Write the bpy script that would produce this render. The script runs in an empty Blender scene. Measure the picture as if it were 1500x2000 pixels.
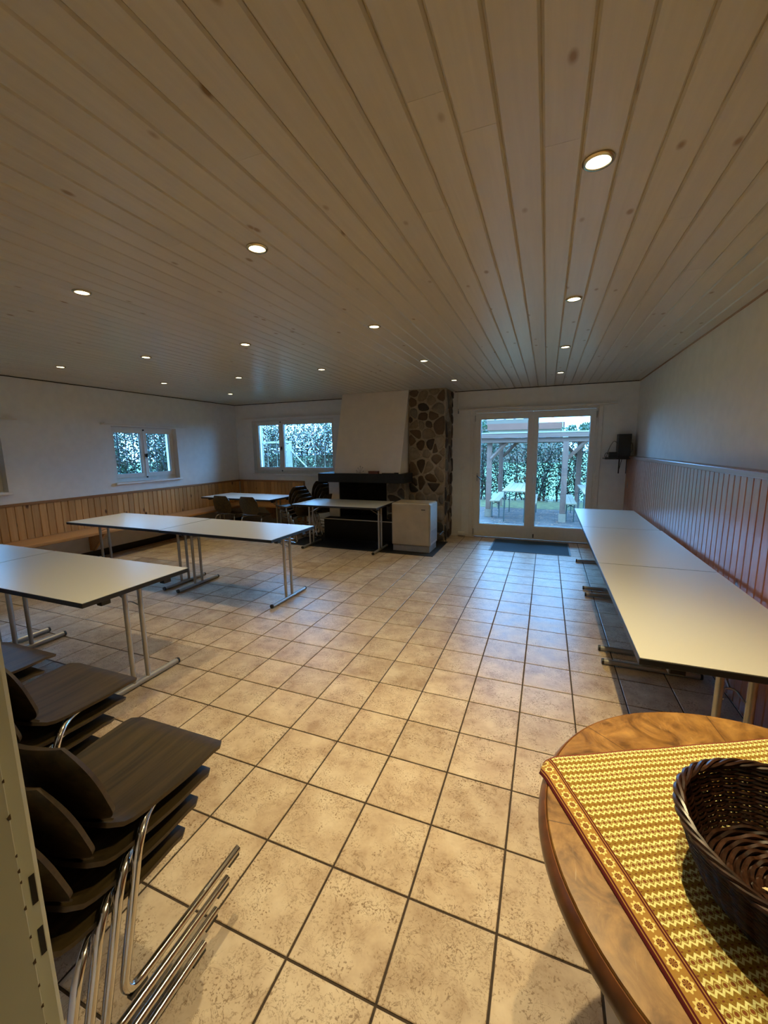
import bpy, bmesh, math, random
from mathutils import Vector, Matrix, Quaternion

sc = bpy.context.scene
COL = sc.collection
PI = math.pi
rnd = random.Random(7)

# ------------------------------------------------------------------ camera
cam_d = bpy.data.cameras.new('camera')
cam = bpy.data.objects.new('camera', cam_d)
COL.objects.link(cam)
cam_d.sensor_fit = 'HORIZONTAL'
cam_d.sensor_width = 36.0
cam_d.lens = 36.0 * 797.11 / 1500.0
cam_d.clip_start = 0.02
cam_d.clip_end = 300
YAW, PITCH, ROLL = 0.3778, 0.1554, 0.0120
CAM = Vector((0.0794, -1.4461, 1.5589))
_f = Vector((-math.sin(YAW) * math.cos(PITCH), math.cos(YAW) * math.cos(PITCH), -math.sin(PITCH)))
_r = Vector((math.cos(YAW), math.sin(YAW), 0))
_d = _f.cross(_r)
_r2 = _r * math.cos(ROLL) + _d * math.sin(ROLL)
_d2 = _d * math.cos(ROLL) - _r * math.sin(ROLL)
_m = Matrix((_r2, -_d2, -_f)).transposed().to_4x4()
_m.translation = CAM
cam.matrix_world = _m
sc.camera = cam

# ------------------------------------------------------------------ world, exposure
SKY = 21.0
world = bpy.data.worlds.new('sky')
sc.world = world
world.use_nodes = True
_bg = world.node_tree.nodes['Background']
_bg.inputs[0].default_value = (0.18, 0.50, 1.0, 1)
_bg.inputs[1].default_value = SKY
vs = sc.view_settings
vs.view_transform = 'Standard'
vs.look = 'None'
vs.exposure = 0.0
vs.gamma = 1.0
vs.use_curve_mapping = False
cy = sc.cycles
cy.use_light_tree = False
cy.max_bounces = 6
cy.diffuse_bounces = 4
cy.glossy_bounces = 3
cy.transparent_max_bounces = 8
cy.caustics_reflective = False
cy.caustics_refractive = False
LAMP_COLOR = (1.0, 0.80, 0.43)
LAMP_W = 31.0

# ------------------------------------------------------------------ room numbers
XR, XL, YB, ZC = 1.30, -6.123, 5.667, 2.491
YF, YF2 = -1.21, -1.46
WT = 0.28

# ------------------------------------------------------------------ node helpers
def new_mat(name):
    m = bpy.data.materials.new(name)
    m.use_nodes = True
    nt = m.node_tree
    return m, nt, nt.nodes['Principled BSDF']

def N(nt, kind, **kw):
    n = nt.nodes.new('ShaderNode' + kind)
    for k, v in kw.items():
        if k.startswith('i_'):
            n.inputs[k[2:].replace('_', ' ')].default_value = v
        else:
            setattr(n, k, v)
    return n

def L(nt, a, b):
    nt.links.new(a, b)

def math_n(nt, op, a, b=None, c=None):
    n = nt.nodes.new('ShaderNodeMath')
    n.operation = op
    for i, v in enumerate((a, b, c)):
        if v is None:
            continue
        if isinstance(v, (int, float)):
            n.inputs[i].default_value = v
        else:
            nt.links.new(v, n.inputs[i])
    return n.outputs[0]

def ramp(nt, fac, stops):
    r = nt.nodes.new('ShaderNodeValToRGB')
    el = r.color_ramp.elements
    while len(el) < len(stops):
        el.new(0.5)
    for e, (p, c) in zip(el, stops):
        e.position = p
        e.color = (*c, 1) if len(c) == 3 else c
    if fac is not None:
        nt.links.new(fac, r.inputs[0])
    return r.outputs[0]

def mixc(nt, fac, a, b, mode='MIX'):
    n = nt.nodes.new('ShaderNodeMix')
    n.data_type = 'RGBA'
    n.blend_type = mode
    for s, v in ((0, fac), (6, a), (7, b)):
        if isinstance(v, (int, float)):
            n.inputs[s].default_value = v
        elif isinstance(v, (tuple, list)):
            n.inputs[s].default_value = (*v, 1) if len(v) == 3 else v
        else:
            nt.links.new(v, n.inputs[s])
    return n.outputs[2]

def wpos(nt, scale=(1, 1, 1), rand=0.0, local=False):
    """world (or object) position, offset at random for each object, scaled per axis"""
    if local:
        p = N(nt, 'TexCoord').outputs['Object']
    else:
        p = N(nt, 'NewGeometry').outputs['Position']
    if rand:
        oi = N(nt, 'ObjectInfo')
        m = N(nt, 'VectorMath', operation='ADD')
        L(nt, p, m.inputs[0])
        L(nt, math_n(nt, 'MULTIPLY', oi.outputs['Random'], rand), m.inputs[1])
        p = m.outputs[0]
    mp = N(nt, 'Mapping')
    mp.inputs['Scale'].default_value = scale
    L(nt, p, mp.inputs['Vector'])
    return mp.outputs[0]

def noise(nt, vec, scale, detail=3.0, rough=0.55, dist=0.0):
    n = N(nt, 'TexNoise')
    n.inputs['Scale'].default_value = scale
    n.inputs['Detail'].default_value = detail
    n.inputs['Roughness'].default_value = rough
    n.inputs['Distortion'].default_value = dist
    L(nt, vec, n.inputs['Vector'])
    return n.outputs['Fac']

def bump(nt, bsdf, h, strength=0.2, dist=0.01):
    b = N(nt, 'Bump')
    b.inputs['Strength'].default_value = strength
    b.inputs['Distance'].default_value = dist
    L(nt, h, b.inputs['Height'])
    L(nt, b.outputs[0], bsdf.inputs['Normal'])

def plain(name, c, rough=0.5, metal=0.0, var=0.08, scale=20.0, spec=0.5, bmp=0.0, coat=0.0):
    m, nt, b = new_mat(name)
    v = wpos(nt)
    f = noise(nt, v, scale, 2.0)
    lo = tuple(max(0, x * (1 - var)) for x in c)
    hi = tuple(min(1, x * (1 + var)) for x in c)
    L(nt, ramp(nt, f, [(0.3, lo), (0.7, hi)]), b.inputs['Base Color'])
    b.inputs['Roughness'].default_value = rough
    b.inputs['Metallic'].default_value = metal
    b.inputs['Specular IOR Level'].default_value = spec
    b.inputs['Coat Weight'].default_value = coat
    b.inputs['Coat Roughness'].default_value = 0.15
    if bmp:
        bump(nt, b, f, bmp, 0.004)
    return m

def wood(name, c1, c2, axis='Z', rough=0.45, knots=None, grain=1.0, randv=0.25, spec=0.5, knotsize=4.0, coat=0.0, kr=0.085):
    """straight-grained wood: noise stretched along one axis, per-object tint, optional knots"""
    m, nt, b = new_mat(name)
    s = {'X': (1.2, 26, 26), 'Y': (26, 1.2, 26), 'Z': (26, 26, 1.2)}[axis]
    v = wpos(nt, s, rand=37.0)
    g = noise(nt, v, 1.6 * grain, 4, 0.6, 0.6)
    col = ramp(nt, g, [(0.3, c1), (0.7, c2)])
    oi = N(nt, 'ObjectInfo')
    k = math_n(nt, 'MULTIPLY_ADD', oi.outputs['Random'], randv, 1 - randv / 2)
    hs = N(nt, 'HueSaturation')
    L(nt, col, hs.inputs['Color'])
    L(nt, k, hs.inputs['Value'])
    col = hs.outputs[0]
    if knots:
        s2 = {'X': (0.55, 1, 1), 'Y': (1, 0.55, 1), 'Z': (1, 1, 0.55)}[axis]
        vv = wpos(nt, s2, rand=11.0)
        vo = N(nt, 'TexVoronoi')
        vo.inputs['Scale'].default_value = knotsize
        L(nt, vv, vo.inputs['Vector'])
        kf = ramp(nt, vo.outputs['Distance'], [(kr * 0.45, (1, 1, 1)), (kr, (0, 0, 0))])
        col = mixc(nt, kf, col, knots)
    L(nt, col, b.inputs['Base Color'])
    b.inputs['Roughness'].default_value = rough
    b.inputs['Specular IOR Level'].default_value = spec
    b.inputs['Coat Weight'].default_value = coat
    b.inputs['Coat Roughness'].default_value = 0.2
    return m

M = {}
M['plaster'] = plain('plaster', (0.85, 0.84, 0.81), 0.9, var=0.03, scale=9, spec=0.2)
M['hood_plaster'] = plain('hood_plaster', (0.84, 0.77, 0.67), 0.9, var=0.03, scale=7, spec=0.2)
M['white_paint'] = plain('white_paint', (0.80, 0.77, 0.71), 0.4, var=0.03)
M['sill_paint'] = plain('sill_paint', (0.82, 0.81, 0.78), 0.4, var=0.03)
M['frame_paint'] = plain('frame_paint', (0.60, 0.60, 0.46), 0.45, var=0.06, scale=6)
M['rust'] = plain('rust', (0.10, 0.06, 0.03), 0.9, var=0.3, scale=120)
M['gap'] = plain('gap', (0.03, 0.025, 0.02), 0.9)
M['ceiling_wood'] = wood('ceiling_wood', (0.58, 0.535, 0.465), (0.63, 0.585, 0.51), 'Y', 0.31, knots=(0.33, 0.22, 0.12), randv=0.06, knotsize=7.0, kr=0.115)
M['ceiling_back'] = plain('ceiling_back', (0.50, 0.43, 0.32), 0.7)
M['pine'] = wood('pine', (0.52, 0.28, 0.10), (0.64, 0.39, 0.17), 'Z', 0.32, knots=(0.09, 0.03, 0.010), randv=0.35, knotsize=6.5, kr=0.17)
M['pine_rail'] = wood('pine_rail', (0.30, 0.15, 0.06), (0.38, 0.20, 0.08), 'Y', 0.35)
M['seat_wood'] = wood('seat_wood', (0.48, 0.24, 0.09), (0.60, 0.33, 0.14), 'Y', 0.28)
M['red_board'] = wood('red_board', (0.34, 0.125, 0.06), (0.43, 0.175, 0.09), 'Z', 0.27, knots=(0.10, 0.03, 0.015), randv=0.12, knotsize=2.5)
M['red_rail'] = wood('red_rail', (0.33, 0.14, 0.07), (0.40, 0.18, 0.10), 'Y', 0.25)
M['dark_ply'] = wood('dark_ply', (0.018, 0.0115, 0.0035), (0.072, 0.047, 0.015), 'Y', 0.46, randv=0.15, grain=0.8, spec=0.35)
M['ply_edge'] = plain('ply_edge', (0.060, 0.038, 0.018), 0.5, var=0.2, scale=60)
M['chrome'] = plain('chrome', (0.62, 0.60, 0.57), 0.13, 1.0, var=0.02)
M['steel'] = plain('steel', (0.48, 0.47, 0.45), 0.32, 1.0, var=0.05)
M['leg_grey'] = plain('leg_grey', (0.42, 0.41, 0.38), 0.35, 0.55, var=0.05)
M['black_plastic'] = plain('black_plastic', (0.012, 0.012, 0.013), 0.4)
M['black_edge'] = plain('black_edge', (0.010, 0.010, 0.010), 0.45)
M['laminate'] = plain('laminate', (0.58, 0.57, 0.51), 0.33, var=0.02, scale=300, spec=0.5)
M['black_stone'] = plain('black_stone', (0.008, 0.008, 0.008), 0.65, var=0.3, scale=12)
M['soot'] = plain('soot', (0.012, 0.011, 0.010), 0.9, var=0.4, scale=14)
M['mortar'] = plain('mortar', (0.34, 0.28, 0.21), 0.95, var=0.2, scale=40, bmp=0.4)
M['enamel'] = plain('enamel', (0.44, 0.36, 0.25), 0.35, var=0.10, scale=5)
M['enamel_grey'] = plain('enamel_grey', (0.30, 0.28, 0.25), 0.4)
M['silver_panel'] = plain('silver_panel', (0.62, 0.62, 0.60), 0.3, 0.7)
M['mat_fabric'] = plain('mat_fabric', (0.030, 0.060, 0.085), 0.95, var=0.35, scale=160)
M['maroon_box'] = plain('maroon_box', (0.14, 0.045, 0.025), 0.6)
M['twig_white'] = plain('twig_white', (0.45, 0.40, 0.34), 0.8)
M['brass'] = plain('brass', (0.55, 0.45, 0.28), 0.22, 1.0)
M['grass'] = plain('grass', (0.085, 0.075, 0.016), 0.9, var=0.5, scale=6)
M['lawn'] = plain('lawn', (0.10, 0.15, 0.045), 0.9, var=0.2, scale=1.0)
M['paving'] = plain('paving', (0.060, 0.036, 0.027), 0.85, var=0.55, scale=5)
M['dead_leaf'] = plain('dead_leaf', (0.30, 0.14, 0.08), 0.8, var=0.3)
M['bark'] = plain('bark', (0.022, 0.011, 0.006), 0.9, var=0.3, scale=60)
M['pale_bark'] = plain('pale_bark', (0.085, 0.042, 0.024), 0.9, var=0.3, scale=40)
M['hedge_leaf'] = plain('hedge_leaf', (0.016, 0.034, 0.012), 0.55, var=0.5, scale=7)
M['brown_leaf'] = plain('brown_leaf', (0.075, 0.035, 0.020), 0.7, var=0.4, scale=7)
M['tree_leaf'] = plain('tree_leaf', (0.03, 0.055, 0.020), 0.6, var=0.5, scale=3)
M['weathered'] = wood('weathered', (0.10, 0.045, 0.028), (0.16, 0.075, 0.047), 'X', 0.7)
M['weathered_post'] = wood('weathered_post', (0.11, 0.050, 0.032), (0.17, 0.080, 0.050), 'Z', 0.7)
M['bench_wood'] = wood('bench_wood', (0.22, 0.15, 0.085), (0.30, 0.21, 0.12), 'Y', 0.6)
M['green_steel'] = plain('green_steel', (0.02, 0.035, 0.03), 0.5)
M['galvanised'] = plain('galvanised', (0.32, 0.28, 0.22), 0.45, 0.3)
M['brick_wall'] = plain('brick_wall', (0.15, 0.050, 0.030), 0.9, var=0.1, scale=2)
M['pale_wall'] = plain('pale_wall', (0.13, 0.085, 0.055), 0.9)
M['far_glass'] = plain('far_glass', (0.10, 0.14, 0.18), 0.2)
M['wicker'] = plain('wicker', (0.026, 0.010, 0.005), 0.30, var=0.5, scale=90)
M['wicker2'] = plain('wicker2', (0.045, 0.018, 0.009), 0.32, var=0.5, scale=90)
M['crumb'] = plain('crumb', (0.75, 0.60, 0.34), 0.7)
M['concrete'] = plain('concrete', (0.22, 0.15, 0.10), 0.9)

# floor tile: mottled beige with fine dark veins
def tile_mat():
    m, nt, b = new_mat('floor_tile')
    v = wpos(nt, rand=23.0)
    a = noise(nt, v, 7, 4, 0.65)
    base = ramp(nt, a, [(0.30, (0.38, 0.265, 0.17)), (0.50, (0.53, 0.41, 0.28)), (0.70, (0.64, 0.53, 0.38))])
    sp = noise(nt, v, 130, 1, 0.6)
    spk = ramp(nt, sp, [(0.56, (0, 0, 0)), (0.66, (1, 1, 1))])
    sp2 = noise(nt, v, 12, 2, 0.6)
    spk = math_n(nt, 'MULTIPLY', spk, ramp(nt, sp2, [(0.42, (0, 0, 0)), (0.62, (1, 1, 1))]))
    base = mixc(nt, math_n(nt, 'MULTIPLY', spk, 0.9), base, (0.20, 0.12, 0.06))
    ve = noise(nt, v, 13, 4, 0.7, 1.6)
    d = math_n(nt, 'ABSOLUTE', math_n(nt, 'SUBTRACT', ve, 0.5))
    vf = ramp(nt, d, [(0.0, (1, 1, 1)), (0.014, (0, 0, 0))])
    gate = noise(nt, v, 5, 1, 0.5)
    vf = math_n(nt, 'MULTIPLY', vf, ramp(nt, gate, [(0.42, (0, 0, 0)), (0.54, (1, 1, 1))]))
    base = mixc(nt, math_n(nt, 'MULTIPLY', vf, 0.9), base, (0.17, 0.10, 0.05))
    oi = N(nt, 'ObjectInfo')
    hs = N(nt, 'HueSaturation')
    L(nt, base, hs.inputs['Color'])
    L(nt, math_n(nt, 'MULTIPLY_ADD', oi.outputs['Random'], 0.12, 0.94), hs.inputs['Value'])
    L(nt, hs.outputs[0], b.inputs['Base Color'])
    L(nt, math_n(nt, 'MULTIPLY_ADD', a, 0.25, 0.27), b.inputs['Roughness'])
    return m
M['tile'] = tile_mat()
M['grout'] = plain('grout', (0.050, 0.034, 0.022), 0.95, var=0.25, scale=50)

def stone_mat():
    m, nt, b = new_mat('field_stone')
    v = wpos(nt, rand=19.0)
    n1 = noise(nt, v, 14, 5, 0.65)
    oi = N(nt, 'ObjectInfo')
    c = ramp(nt, oi.outputs['Random'], [(0.0, (0.020, 0.018, 0.017)), (0.25, (0.075, 0.045, 0.028)), (0.5, (0.13, 0.085, 0.052)),
                                        (0.68, (0.26, 0.20, 0.14)), (0.8, (0.05, 0.05, 0.048)), (1.0, (0.36, 0.29, 0.21))])
    c = mixc(nt, 0.5, c, ramp(nt, n1, [(0.3, (0.35, 0.35, 0.35)), (0.7, (1.2, 1.2, 1.2))]), 'MULTIPLY')
    hs = N(nt, 'HueSaturation')
    hs.inputs['Value'].default_value = 1.15
    L(nt, c, hs.inputs['Color'])
    L(nt, hs.outputs[0], b.inputs['Base Color'])
    b.inputs['Roughness'].default_value = 0.7
    bump(nt, b, n1, 0.5, 0.01)
    return m
M['stone'] = stone_mat()

def glass_mat():
    m, nt, b = new_mat('window_glass')
    nt.nodes.remove(b)
    t = N(nt, 'BsdfTransparent')
    t.inputs[0].default_value = (0.94, 0.97, 0.98, 1)
    g = N(nt, 'BsdfGlossy')
    g.inputs['Roughness'].default_value = 0.02
    fr = N(nt, 'Fresnel')
    fr.inputs['IOR'].default_value = 1.45
    mx = N(nt, 'MixShader')
    L(nt, fr.outputs[0], mx.inputs[0])
    L(nt, t.outputs[0], mx.inputs[1])
    L(nt, g.outputs[0], mx.inputs[2])
    L(nt, mx.outputs[0], nt.nodes['Material Output'].inputs[0])
    return m
M['glass'] = glass_mat()

def emit_mat(name, c, s):
    m, nt, b = new_mat(name)
    b.inputs['Base Color'].default_value = (*c, 1)
    b.inputs['Emission Color'].default_value = (*c, 1)
    b.inputs['Emission Strength'].default_value = s
    return m
M['bulb'] = emit_mat('bulb', (1.0, 0.86, 0.52), 9.0)

def table_wood():
    m, nt, b = new_mat('burl_wood')
    tc = N(nt, 'TexCoord').outputs['Object']
    mp = N(nt, 'Mapping')
    mp.inputs['Scale'].default_value = (1, 1, 1)
    L(nt, tc, mp.inputs[0])
    a = noise(nt, mp.outputs[0], 9, 6, 0.62, 1.8)
    g = noise(nt, mp.outputs[0], 45, 4, 0.6, 0.4)
    c = ramp(nt, a, [(0.30, (0.085, 0.035, 0.008)), (0.48, (0.25, 0.120, 0.028)), (0.70, (0.44, 0.235, 0.062))])
    c = mixc(nt, 0.35, c, ramp(nt, g, [(0.3, (0.5, 0.5, 0.5)), (0.7, (1.2, 1.2, 1.2))]), 'MULTIPLY')
    # mitred veneer joints of the rim, one every 45 degrees
    sx = N(nt, 'SeparateXYZ')
    L(nt, tc, sx.inputs[0])
    ang = math_n(nt, 'ARCTAN2', sx.outputs[1], sx.outputs[0])
    fr = math_n(nt, 'FRACT', math_n(nt, 'ADD', math_n(nt, 'DIVIDE', ang, PI / 4), 4.37))
    j = math_n(nt, 'LESS_THAN', math_n(nt, 'ABSOLUTE', math_n(nt, 'SUBTRACT', fr, 0.5)), 0.004)
    c = mixc(nt, math_n(nt, 'MULTIPLY', j, 0.7), c, (0.06, 0.025, 0.008))
    # pale scratches and bleached wear
    sc_ = N(nt, 'Mapping')
    sc_.inputs['Scale'].default_value = (60, 5, 5)
    sc_.inputs['Rotation'].default_value = (0, 0, 1.1)
    L(nt, tc, sc_.inputs[0])
    s = noise(nt, sc_.outputs[0], 2.2, 3, 0.7)
    c = mixc(nt, math_n(nt, 'MULTIPLY', ramp(nt, s, [(0.66, (0, 0, 0)), (0.74, (1, 1, 1))]), 0.35), c, (0.55, 0.42, 0.25))
    L(nt, c, b.inputs['Base Color'])
    L(nt, math_n(nt, 'MULTIPLY_ADD', a, 0.3, 0.20), b.inputs['Roughness'])
    return m
M['burl'] = table_wood()
M['moulding'] = plain('moulding', (0.17, 0.062, 0.018), 0.30, var=0.35, scale=25)

def cloth_mat(WU, border):
    """woven runner: zigzag bands in the field, a floral strip between maroon lines along the short edge (local x = 0)"""
    m, nt, b = new_mat('woven_cloth')
    uv = N(nt, 'UVMap').outputs[0]
    sx = N(nt, 'SeparateXYZ')
    L(nt, uv, sx.inputs[0])
    u, v = sx.outputs[0], sx.outputs[1]          # metres
    P, Q = 0.0125, 0.0300                         # tooth pitch, band pitch
    tri = math_n(nt, 'ABSOLUTE', math_n(nt, 'SUBTRACT', math_n(nt, 'FRACT', math_n(nt, 'DIVIDE', u, P)), 0.5))      # 0..0.5
    vb = math_n(nt, 'DIVIDE', v, Q)
    fb = math_n(nt, 'FRACT', vb)
    def zig(off, amp, w):   # one zigzag line
        d = math_n(nt, 'SUBTRACT', fb, math_n(nt, 'MULTIPLY_ADD', tri, amp, off))
        return math_n(nt, 'LESS_THAN', math_n(nt, 'ABSOLUTE', d), w)
    z1 = zig(0.08, 0.40, 0.075)
    z2 = zig(0.74, -0.40, 0.075)
    lightm = math_n(nt, 'MAXIMUM', z1, z2)
    # small flowers between the two zigzags
    fx = math_n(nt, 'SUBTRACT', math_n(nt, 'FRACT', math_n(nt, 'DIVIDE', u, P)), 0.5)
    fy = math_n(nt, 'SUBTRACT', fb, 0.41)
    rr = math_n(nt, 'SQRT', math_n(nt, 'ADD', math_n(nt, 'POWER', math_n(nt, 'MULTIPLY', fx, 1.0), 2.0), math_n(nt, 'POWER', math_n(nt, 'MULTIPLY', fy, 2.4), 2.0)))
    dot = math_n(nt, 'LESS_THAN', rr, 0.20)
    ring0 = math_n(nt, 'MULTIPLY', math_n(nt, 'LESS_THAN', rr, 0.37), math_n(nt, 'GREATER_THAN', rr, 0.27))
    dots = math_n(nt, 'LESS_THAN', math_n(nt, 'ABSOLUTE', math_n(nt, 'SUBTRACT', fb, 0.93)), 0.035)
    dots = math_n(nt, 'MULTIPLY', dots, math_n(nt, 'GREATER_THAN', tri, 0.33))
    thread = noise(nt, wpos(nt, (1, 1, 1)), 420, 2, 0.6)
    base = ramp(nt, thread, [(0.3, (0.21, 0.120, 0.016)), (0.7, (0.36, 0.215, 0.036))])
    c = mixc(nt, dot, base, (0.20, 0.060, 0.018))
    c = mixc(nt, math_n(nt, 'MULTIPLY', ring0, 0.65), c, (0.66, 0.60, 0.22))
    c = mixc(nt, dots, c, (0.17, 0.050, 0.018))
    c = mixc(nt, lightm, c, ramp(nt, thread, [(0.3, (0.70, 0.66, 0.24)), (0.7, (0.86, 0.84, 0.42))]))
    # floral strip
    F = 0.026
    gx = math_n(nt, 'SUBTRACT', math_n(nt, 'FRACT', math_n(nt, 'DIVIDE', v, F)), 0.5)
    gy = math_n(nt, 'DIVIDE', math_n(nt, 'SUBTRACT', u, 0.026), F)
    gr = math_n(nt, 'SQRT', math_n(nt, 'ADD', math_n(nt, 'POWER', gx, 2.0), math_n(nt, 'POWER', gy, 2.0)))
    ga = math_n(nt, 'ARCTAN2', gy, gx)
    pet = math_n(nt, 'MULTIPLY_ADD', math_n(nt, 'COSINE', math_n(nt, 'MULTIPLY', ga, 8.0)), 0.06, 0.37)
    ringm = math_n(nt, 'MULTIPLY', math_n(nt, 'LESS_THAN', gr, pet), math_n(nt, 'GREATER_THAN', gr, 0.24))
    rays = math_n(nt, 'MULTIPLY', math_n(nt, 'LESS_THAN', gr, 0.24), math_n(nt, 'GREATER_THAN', math_n(nt, 'COSINE', math_n(nt, 'MULTIPLY', ga, 8.0)), 0.1))
    fl = mixc(nt, ringm, (0.40, 0.22, 0.05), (0.80, 0.68, 0.26))
    fl = mixc(nt, rays, fl, (0.13, 0.030, 0.012))
    instrip = math_n(nt, 'LESS_THAN', u, 0.048)
    c = mixc(nt, instrip, c, fl)
    mar = (0.085, 0.008, 0.010)
    def line(u0, u1):
        return math_n(nt, 'MULTIPLY', math_n(nt, 'GREATER_THAN', u, u0), math_n(nt, 'LESS_THAN', u, u1))
    lines = math_n(nt, 'MAXIMUM', math_n(nt, 'MAXIMUM', line(-1, 0.0065), line(0.0085, 0.0120)), math_n(nt, 'MAXIMUM', line(0.0395, 0.0425), line(0.0445, 0.0475)))
    c = mixc(nt, lines, c, mar)
    hem = math_n(nt, 'LESS_THAN', v, 0.004)
    c = mixc(nt, hem, c, (0.22, 0.05, 0.02))
    L(nt, c, b.inputs['Base Color'])
    b.inputs['Roughness'].default_value = 0.85
    b.inputs['Specular IOR Level'].default_value = 0.2
    bump(nt, b, math_n(nt, 'ADD', lightm, thread), 0.25, 0.0012)
    return m

# ------------------------------------------------------------------ mesh helpers
class B:
    def __init__(s):
        s.v, s.f = [], []
    def add(s, vs, fs):
        o = len(s.v)
        s.v += [tuple(v) for v in vs]
        s.f += [tuple(i + o for i in f) for f in fs]
        return s
    def box(s, x0, x1, y0, y1, z0, z1):
        v = [(x, y, z) for z in (z0, z1) for y in (y0, y1) for x in (x0, x1)]
        return s.add(v, [(0, 2, 3, 1), (4, 5, 7, 6), (0, 1, 5, 4), (2, 6, 7, 3), (0, 4, 6, 2), (1, 3, 7, 5)])
    def tube(s, pts, r, n=8, closed=False, cap=True):
        pts = [Vector(p) for p in pts]
        k = len(pts)
        rs = r if isinstance(r, (list, tuple)) else [r] * k
        up = None
        rings = []
        for i, p in enumerate(pts):
            a = pts[(i - 1) % k] if (closed or i > 0) else p
            c = pts[(i + 1) % k] if (closed or i < k - 1) else p
            t = (c - a)
            t = t.normalized() if t.length > 1e-9 else Vector((0, 0, 1))
            if up is None:
                up = Vector((0, 0, 1)) if abs(t.z) < 0.9 else Vector((1, 0, 0))
            side = t.cross(up)
            if side.length < 1e-6:
                side = t.cross(Vector((0, 1, 0)))
            side.normalize()
            up = side.cross(t).normalized()
            rings.append([p + (side * math.cos(2 * PI * j / n) + up * math.sin(2 * PI * j / n)) * rs[i] for j in range(n)])
        vs = [q for rg in rings for q in rg]
        fs = []
        for i in range(k if closed else k - 1):
            i2 = (i + 1) % k
            for j in range(n):
                j2 = (j + 1) % n
                fs.append((i * n + j, i * n + j2, i2 * n + j2, i2 * n + j))
        if cap and not closed:
            fs.append(tuple(reversed(range(n))))
            fs.append(tuple((k - 1) * n + j for j in range(n)))
        return s.add(vs, fs)
    def lathe(s, prof, n=48, c=(0, 0, 0)):
        vs, fs = [], []
        for r, z in prof:
            for j in range(n):
                a = 2 * PI * j / n
                vs.append((c[0] + r * math.cos(a), c[1] + r * math.sin(a), c[2] + z))
        for i in range(len(prof) - 1):
            for j in range(n):
                j2 = (j + 1) % n
                fs.append((i * n + j, i * n + j2, (i + 1) * n + j2, (i + 1) * n + j))
        fs.append(tuple(reversed(range(n))))
        fs.append(tuple((len(prof) - 1) * n + j for j in range(n)))
        return s.add(vs, fs)
    def prism(s, poly, a0, a1, axis='Z'):
        """extrude a 2D outline between a0 and a1 along an axis"""
        n = len(poly)
        def P(p, a):
            return {'Z': (p[0], p[1], a), 'Y': (p[0], a, p[1]), 'X': (a, p[0], p[1])}[axis]
        vs = [P(p, a0) for p in poly] + [P(p, a1) for p in poly]
        fs = [tuple(reversed(range(n))), tuple(range(n, 2 * n))]
        fs += [(i, (i + 1) % n, n + (i + 1) % n, n + i) for i in range(n)]
        return s.add(vs, fs)
    def rring(s, u0, u1, v0, v1, iu0, iu1, iv0, iv1, a0, a1, axis):
        """rectangular ring (a frame) between depths a0 and a1"""
        o = [(u0, v0), (u1, v0), (u1, v1), (u0, v1)]
        i = [(iu0, iv0), (iu1, iv0), (iu1, iv1), (iu0, iv1)]
        def P(p, a):
            return {'Z': (p[0], p[1], a), 'Y': (p[0], a, p[1]), 'X': (a, p[0], p[1])}[axis]
        vs = [P(p, a) for a in (a0, a1) for p in o + i]
        fs = []
        for k in range(4):
            k2 = (k + 1) % 4
            fs += [(k, k2, 4 + k2, 4 + k), (8 + k, 12 + k, 12 + k2, 8 + k2), (k, 8 + k, 8 + k2, k2), (4 + k, 4 + k2, 12 + k2, 12 + k)]
        return s.add(vs, fs)
    def mesh(s, name):
        me = bpy.data.meshes.new(name)
        me.from_pydata(s.v, [], s.f)
        bm = bmesh.new()
        bm.from_mesh(me)
        bmesh.ops.recalc_face_normals(bm, faces=bm.faces)
        bm.to_mesh(me)
        bm.free()
        return me
    def build(s, name, mat, parent=None, smooth=False, bevel=0.0, loc=None, seg=2):
        return link(name, s.mesh(name), mat, parent, smooth, bevel, loc, seg)

def link(name, me, mat, parent=None, smooth=False, bevel=0.0, loc=None, seg=2):
    o = bpy.data.objects.new(name, me)
    COL.objects.link(o)
    if mat is not None and not me.materials:
        me.materials.append(M[mat] if isinstance(mat, str) else mat)
    if parent is not None:
        o.parent = parent
    if loc is not None:
        o.location = loc
    if smooth:
        for p in me.polygons:
            p.use_smooth = True
        if smooth != 'all':
            me.set_sharp_from_angle(angle=math.radians(40))
    if bevel:
        md = o.modifiers.new('bevel', 'BEVEL')
        md.width = bevel
        md.segments = seg
        md.limit_method = 'ANGLE'
    return o

def tag(o, label=None, cat=None, group=None, kind=None):
    for k, v in (('label', label), ('category', cat), ('group', group), ('kind', kind)):
        if v is not None:
            o[k] = v
    return o

def thing(name, label, cat, loc=(0, 0, 0), rz=0.0, group=None, kind=None):
    o = bpy.data.objects.new(name, None)
    COL.objects.link(o)
    o.empty_display_size = 0.1
    o.location = loc
    o.rotation_euler = (0, 0, rz)
    return tag(o, label, cat, group, kind)

def struct(name, label=None, loc=(0, 0, 0)):
    return thing(name, label, None, loc, kind='structure')

def copy_tree(o, parent=None):
    c = o.copy()
    COL.objects.link(c)
    c.parent = parent
    for ch in list(o.children):
        copy_tree(ch, c)
    return c

def arc(c, r, a0, a1, n, ux, uy):
    """points on an arc in the plane of unit vectors ux, uy"""
    c, ux, uy = Vector(c), Vector(ux), Vector(uy)
    return [c + ux * (r * math.cos(a0 + (a1 - a0) * i / n)) + uy * (r * math.sin(a0 + (a1 - a0) * i / n)) for i in range(n + 1)]

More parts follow.
